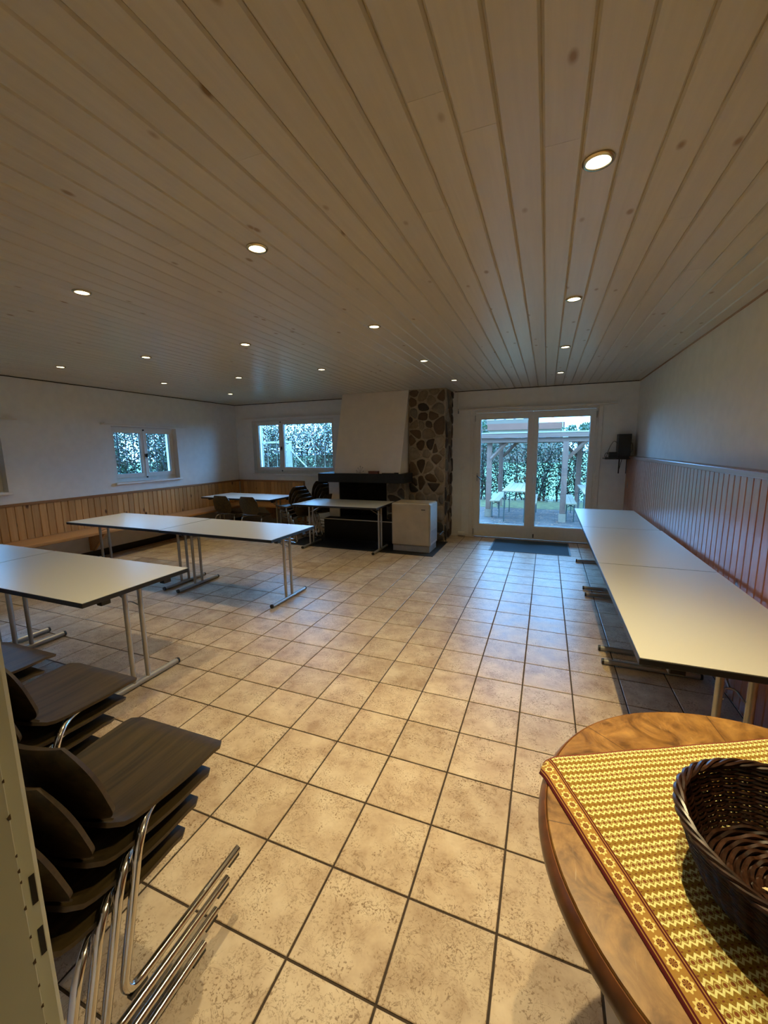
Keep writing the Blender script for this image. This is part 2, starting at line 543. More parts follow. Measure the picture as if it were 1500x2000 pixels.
def fillet(pts, r, n=5):
    """polyline with rounded corners"""
    pts = [Vector(p) for p in pts]
    out = [pts[0]]
    for i in range(1, len(pts) - 1):
        a, p, b = pts[i - 1], pts[i], pts[i + 1]
        d1, d2 = (a - p), (b - p)
        rr = min(r, d1.length * 0.49, d2.length * 0.49)
        s, e = p + d1.normalized() * rr, p + d2.normalized() * rr
        for k in range(n + 1):
            t = k / n
            out.append(s * (1 - t) ** 2 + p * 2 * t * (1 - t) + e * t ** 2)
    out.append(pts[-1])
    return out

def panel(us, vs, holes, a0, a1, axis):
    """wall slab with rectangular openings; us, vs are the grid lines, holes the (i, j) cells left open"""
    nu, nv = len(us), len(vs)
    def P(u, v, a):
        return {'Y': (u, a, v), 'X': (a, u, v), 'Z': (u, v, a)}[axis]
    verts = [P(u, v, a) for a in (a0, a1) for v in vs for u in us]
    I = lambda i, j, k: k * nu * nv + j * nu + i
    fs = []
    solid = lambda i, j: 0 <= i < nu - 1 and 0 <= j < nv - 1 and (i, j) not in holes
    for i in range(nu - 1):
        for j in range(nv - 1):
            if not solid(i, j):
                continue
            for k in (0, 1):
                q = (I(i, j, k), I(i + 1, j, k), I(i + 1, j + 1, k), I(i, j + 1, k))
                fs.append(q if k else q[::-1])
            for (di, dj, p, q) in ((-1, 0, (i, j), (i, j + 1)), (1, 0, (i + 1, j), (i + 1, j + 1)), (0, -1, (i, j), (i + 1, j)), (0, 1, (i, j + 1), (i + 1, j + 1))):
                if not solid(i + di, j + dj):
                    fs.append((I(*p, 0), I(*q, 0), I(*q, 1), I(*p, 1)))
    used = sorted({v for f in fs for v in f})
    mp = {v: n for n, v in enumerate(used)}
    b = B()
    b.v = [verts[v] for v in used]
    b.f = [tuple(mp[v] for v in f) for f in fs]
    return b

# ------------------------------------------------------------------ floor: grout bed and tiles
YC = -3.0                                            # far end of the corridor behind the doorway
floor = B().box(XL - WT, XR + WT, YC, YB + 0.02, -0.12, -0.004).build('floor', 'grout')
tag(floor, kind='structure')

def tile_mesh(w, d):
    b = B()
    g, c, z0, z1 = 0.004, 0.0022, -0.006, 0.0
    o = [(-w / 2 + g, -d / 2 + g), (w / 2 - g, -d / 2 + g), (w / 2 - g, d / 2 - g), (-w / 2 + g, d / 2 - g)]
    i = [(x - math.copysign(c, x), y - math.copysign(c, y)) for x, y in o]
    v = [(x, y, z0) for x, y in o] + [(x, y, z1 - 0.0015) for x, y in o] + [(x, y, z1) for x, y in i]
    f = [(8, 9, 10, 11)]
    for k in range(4):
        k2 = (k + 1) % 4
        f += [(k, k2, 4 + k2, 4 + k), (4 + k, 4 + k2, 8 + k2, 8 + k)]
    b.add(v, f)
    return b

def pix(p):
    q = Vector(p) - CAM
    z = q.dot(_f)
    if z < 0.05:
        return None
    return (750 + 797.11 * q.dot(_r2) / z, 1000 + 797.11 * q.dot(_d2) / z, z)

T = 0.30
cells = []
for i in range(-21, 5):
    for j in range(-5, 19):
        x0, x1 = max(i * T, XL), min(i * T + T, XR)
        y0, y1 = max(j * T, YF2), min(j * T + T, YB)
        if x1 - x0 < 0.03 or y1 - y0 < 0.03:
            continue
        if y1 <= YF + 0.01 and (x0 < -0.46 or x1 > 0.5):
            continue
        if y0 < YF < y1 and (x1 < -0.5 or x0 > 0.5):
            y0 = YF
        cx, cy = (x0 + x1) / 2, (y0 + y1) / 2
        p = pix((cx, cy, 0))
        seen = p is not None and -60 < p[0] < 1560 and -60 < p[1] < 2100
        hidden = (-3.85 < cx < -1.42 and cy > 4.2) or (cx < -5.7 and cy > 4.9)
        area = (CAM.z / p[2] ** 3) * (x1 - x0) * (y1 - y0) if seen and not hidden else 0
        cells.append((area, x0, x1, y0, y1))
cells.sort(key=lambda c: -c[0])
full = tile_mesh(T, T).mesh('tile')
rest = B()
for n, (a, x0, x1, y0, y1) in enumerate(cells):
    w, d = x1 - x0, y1 - y0
    if n < 300 and a > 0:
        me = full if abs(w - T) + abs(d - T) < 1e-4 else tile_mesh(w, d).mesh('tile')
        link('tile', me, 'tile', floor, loc=((x0 + x1) / 2, (y0 + y1) / 2, 0))
    else:
        t = tile_mesh(w, d)
        rest.add([(x + (x0 + x1) / 2, y + (y0 + y1) / 2, z) for x, y, z in t.v], t.f)
tag(rest.build('distant_tiles', 'tile', floor), kind='stuff')

# ------------------------------------------------------------------ ceiling of painted boards
ceiling = B().box(XL - WT, XR + WT, YC, YB + WT, ZC + 0.010, ZC + 0.15).build('ceiling', 'ceiling_back')
tag(ceiling, kind='structure')
PP = 0.1173
def plank_mesh(w, l):
    c, g = 0.0060, 0.0016
    poly = [(-w / 2 + g, 0.011), (-w / 2 + g, 0.0075), (-w / 2 + g + c, 0.0), (w / 2 - g - c, 0.0), (w / 2 - g, 0.0075), (w / 2 - g, 0.011)]
    return B().prism(poly, -l / 2, l / 2, 'Y')
k = math.floor((XL - 0.023) / PP)
pcache = {}
while 0.023 + k * PP < XR:
    x0, x1 = max(XL, 0.023 + k * PP), min(XR, 0.023 + (k + 1) * PP)
    cuts = [YF]
    y = YF + rnd.uniform(0.8, 4.2)
    while y < YB - 0.6:
        cuts.append(y)
        y += rnd.uniform(3.2, 4.4)
    cuts.append(YB)
    for a, b_ in zip(cuts, cuts[1:]):
        link('ceiling_board', plank_mesh(x1 - x0, b_ - a - 0.001).mesh('ceiling_board'), 'ceiling_wood', ceiling, loc=((x0 + x1) / 2, (a + b_) / 2, ZC))
    k += 1

# ------------------------------------------------------------------ walls
def wall(name, b, mat='plaster'):
    return tag(b.build(name, mat), kind='structure')
W2 = (-5.70, -3.77, 1.06, 2.15)                       # back window
DR = (-1.10, 0.80, 0.0, 2.15)                         # garden door
W1 = (2.93, 4.12, 1.07, 1.94)                         # left window
W3 = (0.35, 1.54, 1.07, 1.94)                         # left window cut off by the picture's edge
wall('wall_back', panel([XL - WT, W2[0], W2[1], DR[0], DR[1], XR + WT], [-0.3, 0.0, W2[2], W2[3], ZC + 0.12], {(1, 2), (3, 1), (3, 2)}, YB, YB + WT, 'Y'))
wall('wall_left', panel([YF2, W3[0], W3[1], W1[0], W1[1], YB], [-0.12, W1[2], W1[3], ZC + 0.12], {(1, 1), (3, 1)}, XL - WT, XL, 'X'))
wall('wall_right', panel([YF2, YB], [-0.12, ZC + 0.12], set(), XR, XR + WT, 'X'))
wall('wall_front', panel([XL, -0.50, 0.50, XR], [-0.12, 0.0, 2.05, ZC + 0.12], {(1, 1)}, YF2, YF, 'Y'))
wall('wall_corridor', panel([-1.5, 1.5], [-0.12, ZC + 0.1], set(), YC, YC + 0.1, 'Y'))
wall('wall_corridor_left', panel([YC + 0.1, YF2], [-0.12, ZC + 0.1], set(), -1.5, -1.4, 'X'))
wall('wall_corridor_right', panel([YC + 0.1, YF2], [-0.12, ZC + 0.1], set(), 1.4, 1.5, 'X'))

# dark joint where boards meet the walls
for n, b_ in enumerate((B().box(XR - 0.012, XR - 0.0005, YF, YB, ZC - 0.010, ZC - 0.0005), B().box(XL + 0.0005, XL + 0.012, YF, YB, ZC - 0.010, ZC - 0.0005),
                        B().box(XL + 0.013, -3.30, YB - 0.012, YB - 0.0005, ZC - 0.010, ZC - 0.0005), B().box(-1.42, XR - 0.013, YB - 0.012, YB - 0.0005, ZC - 0.010, ZC - 0.0005)), 1):
    tag(b_.build('trim_%d' % n, 'gap' if n != 1 else 'pine_rail'), kind='structure')

# black skirting under the bench
tag(B().box(XL + 0.001, XL + 0.014, YF + 0.01, YB - 0.02, 0.0, 0.10).build('baseboard_left', 'black_plastic'), kind='structure')
tag(B().box(-1.26, DR[0] - 0.04, YB - 0.012, YB - 0.001, 0.0, 0.05).build('baseboard_back', 'white_paint'), kind='structure')

# ------------------------------------------------------------------ doorway with the steel frame the camera stands in
d1 = struct('door_1')
B().prism([(-0.455, -1.462), (-0.455, -1.2331), (-0.473, -1.2331), (-0.473, -1.2125), (-0.476, -1.207), (-0.499, -1.207), (-0.499, -1.462)], 0.0, 2.04, 'Z').build('jamb', 'frame_paint', d1, bevel=0.0012)
B().prism([(0.455, -1.462), (0.455, -1.2331), (0.473, -1.2331), (0.473, -1.2125), (0.476, -1.207), (0.499, -1.207), (0.499, -1.462)], 0.0, 2.04, 'Z').build('jamb', 'frame_paint', d1, bevel=0.0012)
B().box(-0.499, 0.499, -1.462, -1.207, 2.0405, 2.0495).build('head', 'frame_paint', d1)
for z0, z1 in ((1.018, 1.058), (0.944, 0.983)):
    B().box(-0.4731, -0.4722, -1.2195, -1.2135, z0, z1).build('strike_hole', 'black_plastic', d1, bevel=0.0004)
for z, s in ((1.16, 2.2), (1.205, 1.3), (1.11, 1.2), (1.09, 1.6), (1.075, 1.2), (1.04, 1.7), (1.0, 1.3), (0.965, 2.0), (0.93, 1.3), (0.90, 1.6), (0.87, 1.5)):
    s *= 0.0011
    B().prism([(-1.2331 - 0.9 * s, z - s), (-1.2331 + 0.2 * s, z - 1.4 * s), (-1.2331 + 0.2 * s, z + 1.5 * s), (-1.2331 - 1.2 * s, z + 0.5 * s)], -0.4552, -0.4546, 'X').build('paint_chip', 'rust', d1)

# ------------------------------------------------------------------ windows
def bx(axis, u0, u1, v0, v1, a0, a1):
    a0, a1 = min(a0, a1), max(a0, a1)
    return B().box(u0, u1, a0, a1, v0, v1) if axis == 'Y' else B().box(a0, a1, u0, u1, v0, v1)

def window(name, axis, pl, sg, o, sashes, bars, barmat, rail, hin):
    """o: opening u0,u1,v0,v1; sashes: list of (u0,u1); sg: outward sign; hin: which side of the mullion the knob sits on"""
    r = struct(name)
    u0, u1, v0, v1 = o
    A = lambda d: pl + sg * d
    e = 0.002
    B().rring(u0 + e, u1 - e, v0 + e, v1 - e, u0 + 0.035, u1 - 0.035, v0 + 0.07, v1 - 0.035, A(0.10), A(0.17), axis).build('window_frame', 'white_paint', r)
    for s0, s1 in sashes:
        st = 0.058
        sh = B().rring(s0, s1, v0 + 0.060, v1 - 0.030, s0 + st, s1 - st, v0 + 0.060 + 0.065, v1 - 0.030 - st, A(0.085), A(0.14), axis).build('sash', 'white_paint', r, bevel=0.004)
        bx(axis, s0 + st - 0.005, s1 - st + 0.005, v0 + 0.12, v1 - 0.083, A(0.112), A(0.118)).build('pane', 'glass', sh)
        B().rring(s0 + st - 0.006, s1 - st + 0.006, v0 + 0.119, v1 - 0.082, s0 + st + 0.006, s1 - st - 0.006, v0 + 0.131, v1 - 0.094, A(0.1195), A(0.128), axis).build('glazing_bead', 'sill_paint', sh)
    um = (sashes[0][1] + sashes[1][0]) / 2
    vm = (v0 + v1) / 2 - 0.04
    bx(axis, um - 0.013, um + 0.013, v0 + 0.06, v1 - 0.03, A(0.078), A(0.0845)).build('mullion_strip', 'white_paint', r)
    h = bx(axis, um - 0.016, um + 0.016, vm - 0.04, vm + 0.045, A(0.070), A(0.0775)).build('latch_plate', 'steel', r)
    bx(axis, um + 0.004, um + 0.030, vm - 0.012, vm + 0.050, A(0.045), A(0.069)).build('handle', 'black_plastic', h, bevel=0.006)
    for uu, vv in ((um, v1 - 0.040), (um, v0 + 0.055)):
        bx(axis, uu - 0.012, uu + 0.012, vv - 0.012, vv + 0.012, A(0.068), A(0.0775)).build('bolt_keeper', 'black_plastic', r)
    bx(axis, u0 - 0.03, u1 + 0.03, v0 - 0.030, v0 + 0.0015, A(-0.045), A(-0.001)).build('sill', 'sill_paint', r, bevel=0.004)
    bx(axis, u0 + e, u1 - e, v0 + 0.0005, v0 + 0.002, A(0.0), A(0.10)).build('sill_board', 'sill_paint', r)
    for u in bars:
        c = (u, A(0.215)) if axis == 'Y' else (A(0.215), u)
        B().tube([(c[0], c[1], v0 + 0.003), (c[0], c[1], v1 - 0.003)], 0.0075, 8).build('bar', barmat, r, smooth=True)
    ra0, ra1, rv = rail
    bx(axis, ra0, ra1, rv, rv + 0.022, A(-0.055), A(-0.030)).build('curtain_rail', 'white_paint', r)
    for u in (ra0 + 0.08, (ra0 + ra1) / 2, ra1 - 0.08):
        bx(axis, u - 0.012, u + 0.012, rv + 0.004, rv + 0.03, A(-0.0295), A(-0.001)).build('rail_bracket', 'white_paint', r)
    return r

window('window_1', 'X', XL, -1, W1, [(W1[0] + 0.03, (W1[0] + W1[1]) / 2), ((W1[0] + W1[1]) / 2, W1[1] - 0.03)], [3.02 + 0.138 * i for i in range(8)], 'black_plastic', (2.75, 4.29, 1.955), 1)
window('window_2', 'Y', YB, 1, W2, [(W2[0] + 0.03, -5.045), (-5.045, W2[1] - 0.03)], [-5.50 + 0.232 * i for i in range(8)], 'galvanised', (-5.92, -3.45, 2.185), 1)
window('window_3', 'X', XL, -1, W3, [(W3[0] + 0.03, (W3[0] + W3[1]) / 2), ((W3[0] + W3[1]) / 2, W3[1] - 0.03)], [0.44 + 0.138 * i for i in range(8)], 'black_plastic', (0.17, 1.71, 1.955), 1)

# ------------------------------------------------------------------ garden door
d2 = struct('door_2')
B().rring(DR[0] + 0.002, DR[1] - 0.002, -0.02, DR[3] - 0.002, DR[0] + 0.045, DR[1] - 0.045, 0.015, DR[3] - 0.03, YB + 0.005, YB + 0.085, 'Y').build('door_frame', 'white_paint', d2)
for cx0, cx1 in ((DR[0] - 0.045, DR[0] + 0.012), (DR[1] - 0.012, DR[1] + 0.045)):
    B().box(cx0, cx1, YB - 0.016, YB + 0.004, 0.0, 2.165).build('casing', 'white_paint', d2, bevel=0.003)
for a, b_, g0, g1 in ((-1.058, -0.152, -0.966, -0.219), (-0.148, 0.758, -0.066, 0.681)):
    lf = B().rring(a, b_, 0.022, 2.115, g0, g1, 0.243, 2.013, YB - 0.012, YB + 0.05, 'Y').build('door_leaf', 'white_paint', d2, bevel=0.005)
    B().box(g0 - 0.008, g1 + 0.008, YB + 0.016, YB + 0.024, 0.235, 2.021).build('pane', 'glass', lf)
    B().rring(g0 - 0.009, g1 + 0.009, 0.234, 2.022, g0 + 0.007, g1 - 0.007, 0.250, 2.006, YB + 0.026, YB + 0.036, 'Y').build('glazing_bead', 'sill_paint', lf)
    hx = -1.012 if a < -1 else -0.107
    hm = 'black_plastic' if a < -1 else 'sill_paint'
    hp = B().box(hx - 0.013, hx + 0.013, YB - 0.020, YB - 0.0125, 0.98, 1.12).build('handle_plate', 'steel' if a < -1 else 'sill_paint', lf, bevel=0.004)
    pth = [(hx, YB - 0.021, 1.075), (hx, YB - 0.058, 1.075), (hx + 0.075, YB - 0.060, 1.005)] if a < -1 else [(hx, YB - 0.021, 1.085), (hx, YB - 0.058, 1.085), (hx + 0.004, YB - 0.060, 0.955)]
    B().tube(fillet(pth, 0.018), 0.0085, 8).build('handle', hm, hp, smooth=True)
    for hz in (0.10, 2.03):
        hx2 = a - 0.004 if a < -1 else b_ + 0.004
        B().tube([(hx2, YB - 0.016, hz - 0.05), (hx2, YB - 0.016, hz + 0.05)], 0.008, 8).build('hinge', 'steel', lf, smooth=True)
B().box(-0.168, -0.132, YB - 0.020, YB - 0.0125, 0.024, 2.11).build('astragal', 'white_paint', d2, bevel=0.003)
B().box(-0.082, -0.064, YB - 0.022, YB - 0.0125, 0.05, 0.115).build('floor_bolt', 'black_plastic', d2, bevel=0.003)
B().box(DR[0] + 0.05, DR[1] - 0.05, YB - 0.01, YB + 0.09, 0.0, 0.013).build('threshold', 'enamel_grey', d2)
rl = B().box(-1.345, 1.03, YB - 0.055, YB - 0.030, 2.165, 2.190).build('curtain_rail', 'white_paint', d2)
for u in (-1.25, -0.15, 0.93):
    B().box(u - 0.012, u + 0.012, YB - 0.0295, YB - 0.001, 2.170, 2.20).build('rail_bracket', 'white_paint', rl)
B().box(-1.352, -1.3455, YB - 0.06, YB - 0.001, 2.12, 2.195).build('rail_end', 'black_plastic', rl)

# ------------------------------------------------------------------ wainscots
def board_mesh(w, h, t, along):
    """upright board with chamfered long edges; along = axis it runs across"""
    g, c = 0.0018, 0.0060
    poly = [(-w / 2 + g, 0), (w / 2 - g, 0), (w / 2 - g, t - c), (w / 2 - g - c, t), (-w / 2 + g + c, t), (-w / 2 + g, t - c)]
    b = B().prism(poly, 0, h, 'Z')
    if along == 'left':      # faces +X, runs along Y
        b.v = [(y, x, z) for x, y, z in b.v]
    elif along == 'right':   # faces -X
        b.v = [(-y, x, z) for x, y, z in b.v]
    else:                    # faces -Y
        b.v = [(x, -y, z) for x, y, z in b.v]
    return b

wl = struct('trim_5')                                 # left panelling above the bench
BP = 0.0886
n = int((YB - 0.025 - YF) / BP)
me = board_mesh(BP, 0.435, 0.018, 'left').mesh('board')
for i in range(n):
    link('board', me, 'pine', wl, loc=(XL + 0.0042, YB - 0.03 - BP * (i + 0.5), 0.452))
B().box(XL + 0.0003, XL + 0.004, YB - 0.035 - BP * n, YB - 0.03, 0.4515, 0.8875).build('backing', 'gap', wl)
B().box(XL + 0.0005, XL + 0.034, YB - 0.035 - BP * n, YB - 0.001, 0.888, 0.922).build('top_rail', 'pine_rail', wl, bevel=0.004)

wb = struct('trim_6')                                 # panelling under the back window
me = board_mesh(BP, 0.435, 0.018, 'back').mesh('board')
for i in range(18):
    link('board', me, 'pine', wb, loc=(XL + 0.036 + BP * (i + 0.5), YB - 0.0042, 0.452))
B().box(XL + 0.036, XL + 0.036 + BP * 18, YB - 0.004, YB - 0.0003, 0.4515, 0.8875).build('backing', 'gap', wb)
B().box(XL + 0.036, XL + 0.036 + BP * 18 + 0.03, YB - 0.034, YB - 0.0005, 0.888, 0.922).build('top_rail', 'pine_rail', wb, bevel=0.004)
B().box(XL + 0.037 + BP * 18, XL + 0.066 + BP * 18, YB - 0.030, YB - 0.0005, 0.0, 0.887).build('end_post', 'pine_rail', wb, bevel=0.003)

wr = struct('trim_7')                                 # tall dark panelling on the right
XW = 1.222
n = int((YB - 0.03 - YF) / 0.0875)
me = board_mesh(0.0875, 1.362, 0.018, 'right').mesh('board')
for i in range(n):
    link('board', me, 'red_board', wr, loc=(XW, YB - 0.012 - 0.0875 * (i + 0.5), 0.0))
B().box(XW + 0.0005, XR - 0.001, YF + 0.02, YB - 0.006, 0.0, 1.362).build('backing', 'gap', wr)
B().box(XW - 0.030, XR - 0.001, YF + 0.02, YB - 0.004, 1.3625, 1.402).build('top_rail', 'red_rail', wr, bevel=0.005)

# ------------------------------------------------------------------ built-in corner bench
bn = thing('corner_bench', 'long built-in wooden corner bench under the pine panelling and windows', 'bench')
B().prism([(XL + 0.016, YF + 0.1), (-5.65, YF + 0.1), (-5.65, 5.20), (-4.50, 5.20), (-4.50, YB - 0.002), (XL + 0.016, YB - 0.002)], 0.412, 0.450, 'Z').build('seat', 'seat_wood', bn, bevel=0.006)
for yy in (-0.6, 0.9, 2.4, 3.9):
    B().prism([(XL + 0.016, 0.12), (-6.02, 0.12), (-5.74, 0.40), (-5.74, 0.4115), (XL + 0.016, 0.4115)], yy, yy + 0.03, 'Y').build('bracket', 'seat_wood', bn)
for xx in (-5.2, -4.6):
    B().prism([(YB - 0.002, 0.12), (YB - 0.10, 0.12), (5.29, 0.40), (5.29, 0.4115), (YB - 0.002, 0.4115)], xx, xx + 0.03, 'X').build('bracket', 'seat_wood', bn)

def rebase(t, loc):
    """move a thing's origin to its base without moving its parts"""
    t.location = loc
    for ch in t.children:
        ch.location = Vector(ch.location) - Vector(loc)
    return t

ORD = ['first', 'second', 'third', 'fourth', 'fifth']

# ------------------------------------------------------------------ ceiling spotlights
def downlight(x, y, power, label):
    t = thing('ceiling_spotlight', label, 'spotlight', (x, y, ZC), group='recessed ceiling spotlights')
    B().lathe([(0.050, -0.0005), (0.050, -0.004), (0.045, -0.008), (0.038, -0.008), (0.036, -0.0042), (0.036, -0.0005)], 28).build('ring', 'brass', t, smooth=True)
    B().lathe([(0.001, -0.0045), (0.0355, -0.0045), (0.0355, -0.0015), (0.001, -0.0015)], 24).build('bulb', 'bulb', t)
    ld = bpy.data.lights.new('spot_lamp', 'SPOT')
    ld.energy = power
    ld.color = LAMP_COLOR
    ld.spot_size = math.radians(98)
    ld.spot_blend = 1.0
    ld.shadow_soft_size = 0.015
    lo = bpy.data.objects.new('spot_lamp', ld)
    COL.objects.link(lo)
    lo.parent = t
    lo.location = (0, 0, -0.012)
    return t
rows = ['rightmost', 'second', 'third', 'fourth', 'leftmost']
LIGHTS = [
    (0.194, 0.227, 0, 1, 4.6), (0.196, 1.605, 0, 2, 1.5), (0.196, 2.983, 0, 3, 0.75), (0.196, 4.447, 0, 4, 0.55),
    (-1.225, 0.272, 1, 1, 3.4), (-1.207, 1.637, 1, 2, 1.5), (-1.205, 3.015, 1, 3, 0.75), (-1.176, 4.444, 1, 4, 0.60),
    (-2.517, 0.304, 2, 1, 1.7), (-2.470, 1.668, 2, 2, 0.90), (-2.449, 2.973, 2, 3, 0.95),
    (-3.706, 1.668, 3, 1, 0.90), (-3.699, 2.999, 3, 2, 0.90),
    (-4.966, 1.622, 4, 1, 1.35), (-4.928, 2.916, 4, 2, 1.25), (-4.910, 4.196, 4, 3, 1.10)]
for x, y, c, r_, p in LIGHTS:
    rowname = {0: 'the rightmost row', 1: 'the second row from the right wall', 2: 'the middle row', 3: 'the second row from the left wall', 4: 'the leftmost row'}[c]
    downlight(x, y, LAMP_W * p, 'small round ceiling spotlight, %s from the camera in %s' % (ORD[r_ - 1], rowname))
downlight(0.185, -0.415, LAMP_W * 2.6, 'small round ceiling spotlight just above the round table, outside the picture')

# ------------------------------------------------------------------ folding tables
def folding_table(label, x, y, ln, w, rz=0.0, H=0.72):
    t = thing('folding_table', label, 'table', (x, y, 0), rz, 'white-topped folding tables')
    hl, hw = ln / 2, w / 2
    B().box(-hl + 0.003, hl - 0.003, -hw + 0.003, hw - 0.003, H - 0.0022, H).build('table_top', 'laminate', t)
    B().box(-hl, hl, -hw, hw, H - 0.030, H - 0.0025).build('edge_band', 'black_edge', t, bevel=0.003)
    for sx in (-1, 1):
        lx = sx * (hl - 0.105)
        ft = B().tube([(lx, -0.285, 0.022), (lx, 0.285, 0.022)], 0.0195, 12).build('foot', 'leg_grey', t, smooth=True)
        for sy in (-1, 1):
            B().tube([(lx, sy * 0.2855, 0.022), (lx, sy * 0.300, 0.022)], [0.0215, 0.020], 12).build('foot_cap', 'black_plastic', ft, smooth=True)
            B().tube([(lx, sy * 0.052, 0.037), (lx, sy * 0.052, H - 0.045)], 0.0150, 10).build('leg', 'leg_grey', t, smooth=True)
            B().box(sx * (hl - 0.055) - 0.022, sx * (hl - 0.055) + 0.022, sy * 0.215 - 0.030, sy * 0.215 + 0.030, H - 0.068, H - 0.0305).build('stacking_block', 'black_plastic', t, bevel=0.006)
        B().box(lx - 0.025, lx + 0.025, -0.26, 0.26, H - 0.0445, H - 0.0305).build('leg_rail', 'black_plastic', t, bevel=0.003)
        B().tube(fillet([(lx, -0.036, H - 0.17), (lx - sx * 0.05, -0.02, H - 0.145), (lx - sx * 0.05, 0.02, H - 0.145), (lx, 0.036, H - 0.17)], 0.02), 0.004, 6).build('lock_wire', 'steel', t, smooth=True)
        B().tube([(lx - sx * 0.05, 0.0, H - 0.145), (lx - sx * 0.26, 0.0, H - 0.032)], 0.006, 6).build('brace', 'steel', t, smooth=True)
    return t
R90 = PI / 2
folding_table('white folding table nearest the round table, beside the red-brown panelling', 0.816, 1.060, 1.446, 0.712, R90)
folding_table('white folding table in the middle of the row along the right-hand panelling', 0.816, 2.510, 1.446, 0.712, R90)
folding_table('white folding table at the garden-door end of the row along the right-hand panelling', 0.812, 3.922, 1.370, 0.700, R90)
folding_table('white folding table in the left foreground, just beyond the stacked chairs', -3.050, 0.318, 1.512, 0.738)
folding_table('white folding table cut off by the left picture edge, joined to the foreground table', -4.566, 0.318, 1.512, 0.738)
folding_table('white folding table standing free in the middle of the room, legs facing the tiles', -3.010, 2.018, 1.470, 0.756, -0.010)
folding_table('white folding table between the middle table and the pine wall bench', -4.527, 2.034, 1.545, 0.745)
folding_table('bluish-white folding table in the far corner with two chairs pushed under it', -4.975, 4.560, 1.530, 0.745, -0.02)
folding_table('folding table standing right in front of the fireplace', -2.840, 4.215, 1.420, 0.770)

# ------------------------------------------------------------------ stacking chairs
def shell(fn, nu, nv, th):
    """thin curved plywood: fn(u, v) in [-1, 1] x [0, 1]; a closed sheet of thickness th"""
    P = [[Vector(fn(-1 + 2 * i / nu, j / nv)) for i in range(nu + 1)] for j in range(nv + 1)]
    def nrm(i, j):
        a = P[j][min(i + 1, nu)] - P[j][max(i - 1, 0)]
        b = P[min(j + 1, nv)][i] - P[max(j - 1, 0)][i]
        c = a.cross(b)
        return c.normalized() if c.length > 1e-9 else Vector((0, 0, 1))
    b = B()
    vs = [P[j][i] for j in range(nv + 1) for i in range(nu + 1)]
    vs += [P[j][i] - nrm(i, j) * th for j in range(nv + 1) for i in range(nu + 1)]
    w = nu + 1
    K = w * (nv + 1)
    I = lambda i, j: j * w + i
    fs = []
    for j in range(nv):
        for i in range(nu):
            q = (I(i, j), I(i + 1, j), I(i + 1, j + 1), I(i, j + 1))
            fs += [q, tuple(K + k_ for k_ in q[::-1])]
    ne = len(fs)
    rim = [I(i, 0) for i in range(nu)] + [I(nu, j) for j in range(nv)] + [I(i, nv) for i in range(nu, 0, -1)] + [I(0, j) for j in range(nv, 0, -1)]
    for a_, c_ in zip(rim, rim[1:] + rim[:1]):
        fs.append((a_, K + a_, K + c_, c_))
    b.add(vs, fs)
    me = b.mesh('shell')
    me.materials.append(M['dark_ply'])
    me.materials.append(M['ply_edge'])
    for k_ in range(ne, len(fs)):
        me.polygons[k_].material_index = 1
    return me

def rounded(t, r):
    """width factor near the ends of a panel with rounded corners"""
    t = min(t, 1 - t)
    return 1.0 if t >= r else 1 - (1 - math.sqrt(max(0.0, 1 - (1 - t / r) ** 2))) * 0.10

def seat_fn(u, v):
    y = -0.395 + 0.400 * v
    hw = (0.180 + 0.024 * min(1, v * 1.6)) * rounded(v, 0.07)
    z = 0.437 - 0.010 * math.sin(PI * min(1, v * 1.05)) * (1 - u * u * 0.6)
    if v > 0.86:
        z -= 0.016 * ((v - 0.86) / 0.14) ** 1.7
    if v < 0.18:
        z += 0.020 * ((0.18 - v) / 0.18) ** 1.6
    yb = 0.030 * u * u * (1 if v < 0.5 else 0) * (1 - 2 * v)
    return (u * hw, y + yb, z)

def back_fn(u, v, top=0.705):
    s = 1.0
    if v > 0.45:
        s = 1 - 0.34 * ((v - 0.45) / 0.55) ** 2.6
    if v < 0.3:
        s = 1 - 0.30 * ((0.3 - v) / 0.3) ** 2.5
    z = 0.458 + (top - 0.458) * v
    y = -0.395 - 0.068 * v + 0.034 * u * u
    return (u * 0.200 * s, y, z)

def back_fn_tall(u, v):
    return back_fn(u, v, 0.768)

def neck_fn(u, v):
    hw = 0.150 - 0.03 * math.sin(PI * v)
    a = v * 1.35
    return (u * hw, -0.352 - 0.052 * math.sin(a) - 0.004 * v + 0.018 * u * u * v, 0.440 + 0.118 * v - 0.020 * math.sin(PI * v))

SEAT, BACK, NECK = shell(seat_fn, 10, 14, 0.011), shell(back_fn, 22, 18, 0.011), shell(neck_fn, 6, 8, 0.010)
BACK2 = shell(back_fn_tall, 14, 12, 0.011)
for o_, n_ in ((SEAT, 'seat'), (BACK, 'backrest'), (NECK, 'neck'), (BACK2, 'tall_backrest')):
    o_.name = n_

def make_chair(back):
    t = thing('stacking_chair', 'x', 'chair', group='dark plywood stacking chairs')
    link('seat', SEAT, None, t, smooth=True)
    link('backrest', back, None, t, smooth=True)
    link('neck', NECK, None, t, smooth=True)
    for sx in (-1, 1):
        X = sx * 0.222
        pts = fillet([(X, 0.0, 0.020), (X, -0.425, 0.020), (X * 0.985, -0.335, 0.395), (X * 0.74, -0.255, 0.412), (X * 0.70, -0.045, 0.412)], 0.055, 6)
        lg = B().tube(pts, 0.0115, 10).build('leg', 'chrome', t, smooth=True)
        for gy in (-0.028, -0.385):
            B().box(X - 0.008, X + 0.008, gy - 0.024, gy + 0.024, 0.0, 0.0125).build('glide', 'black_plastic', lg)
    B().tube([(-0.15, -0.09, 0.413), (0.15, -0.09, 0.413)], 0.009, 8).build('crossbar', 'chrome', t, smooth=True)
    return t
protos = {}
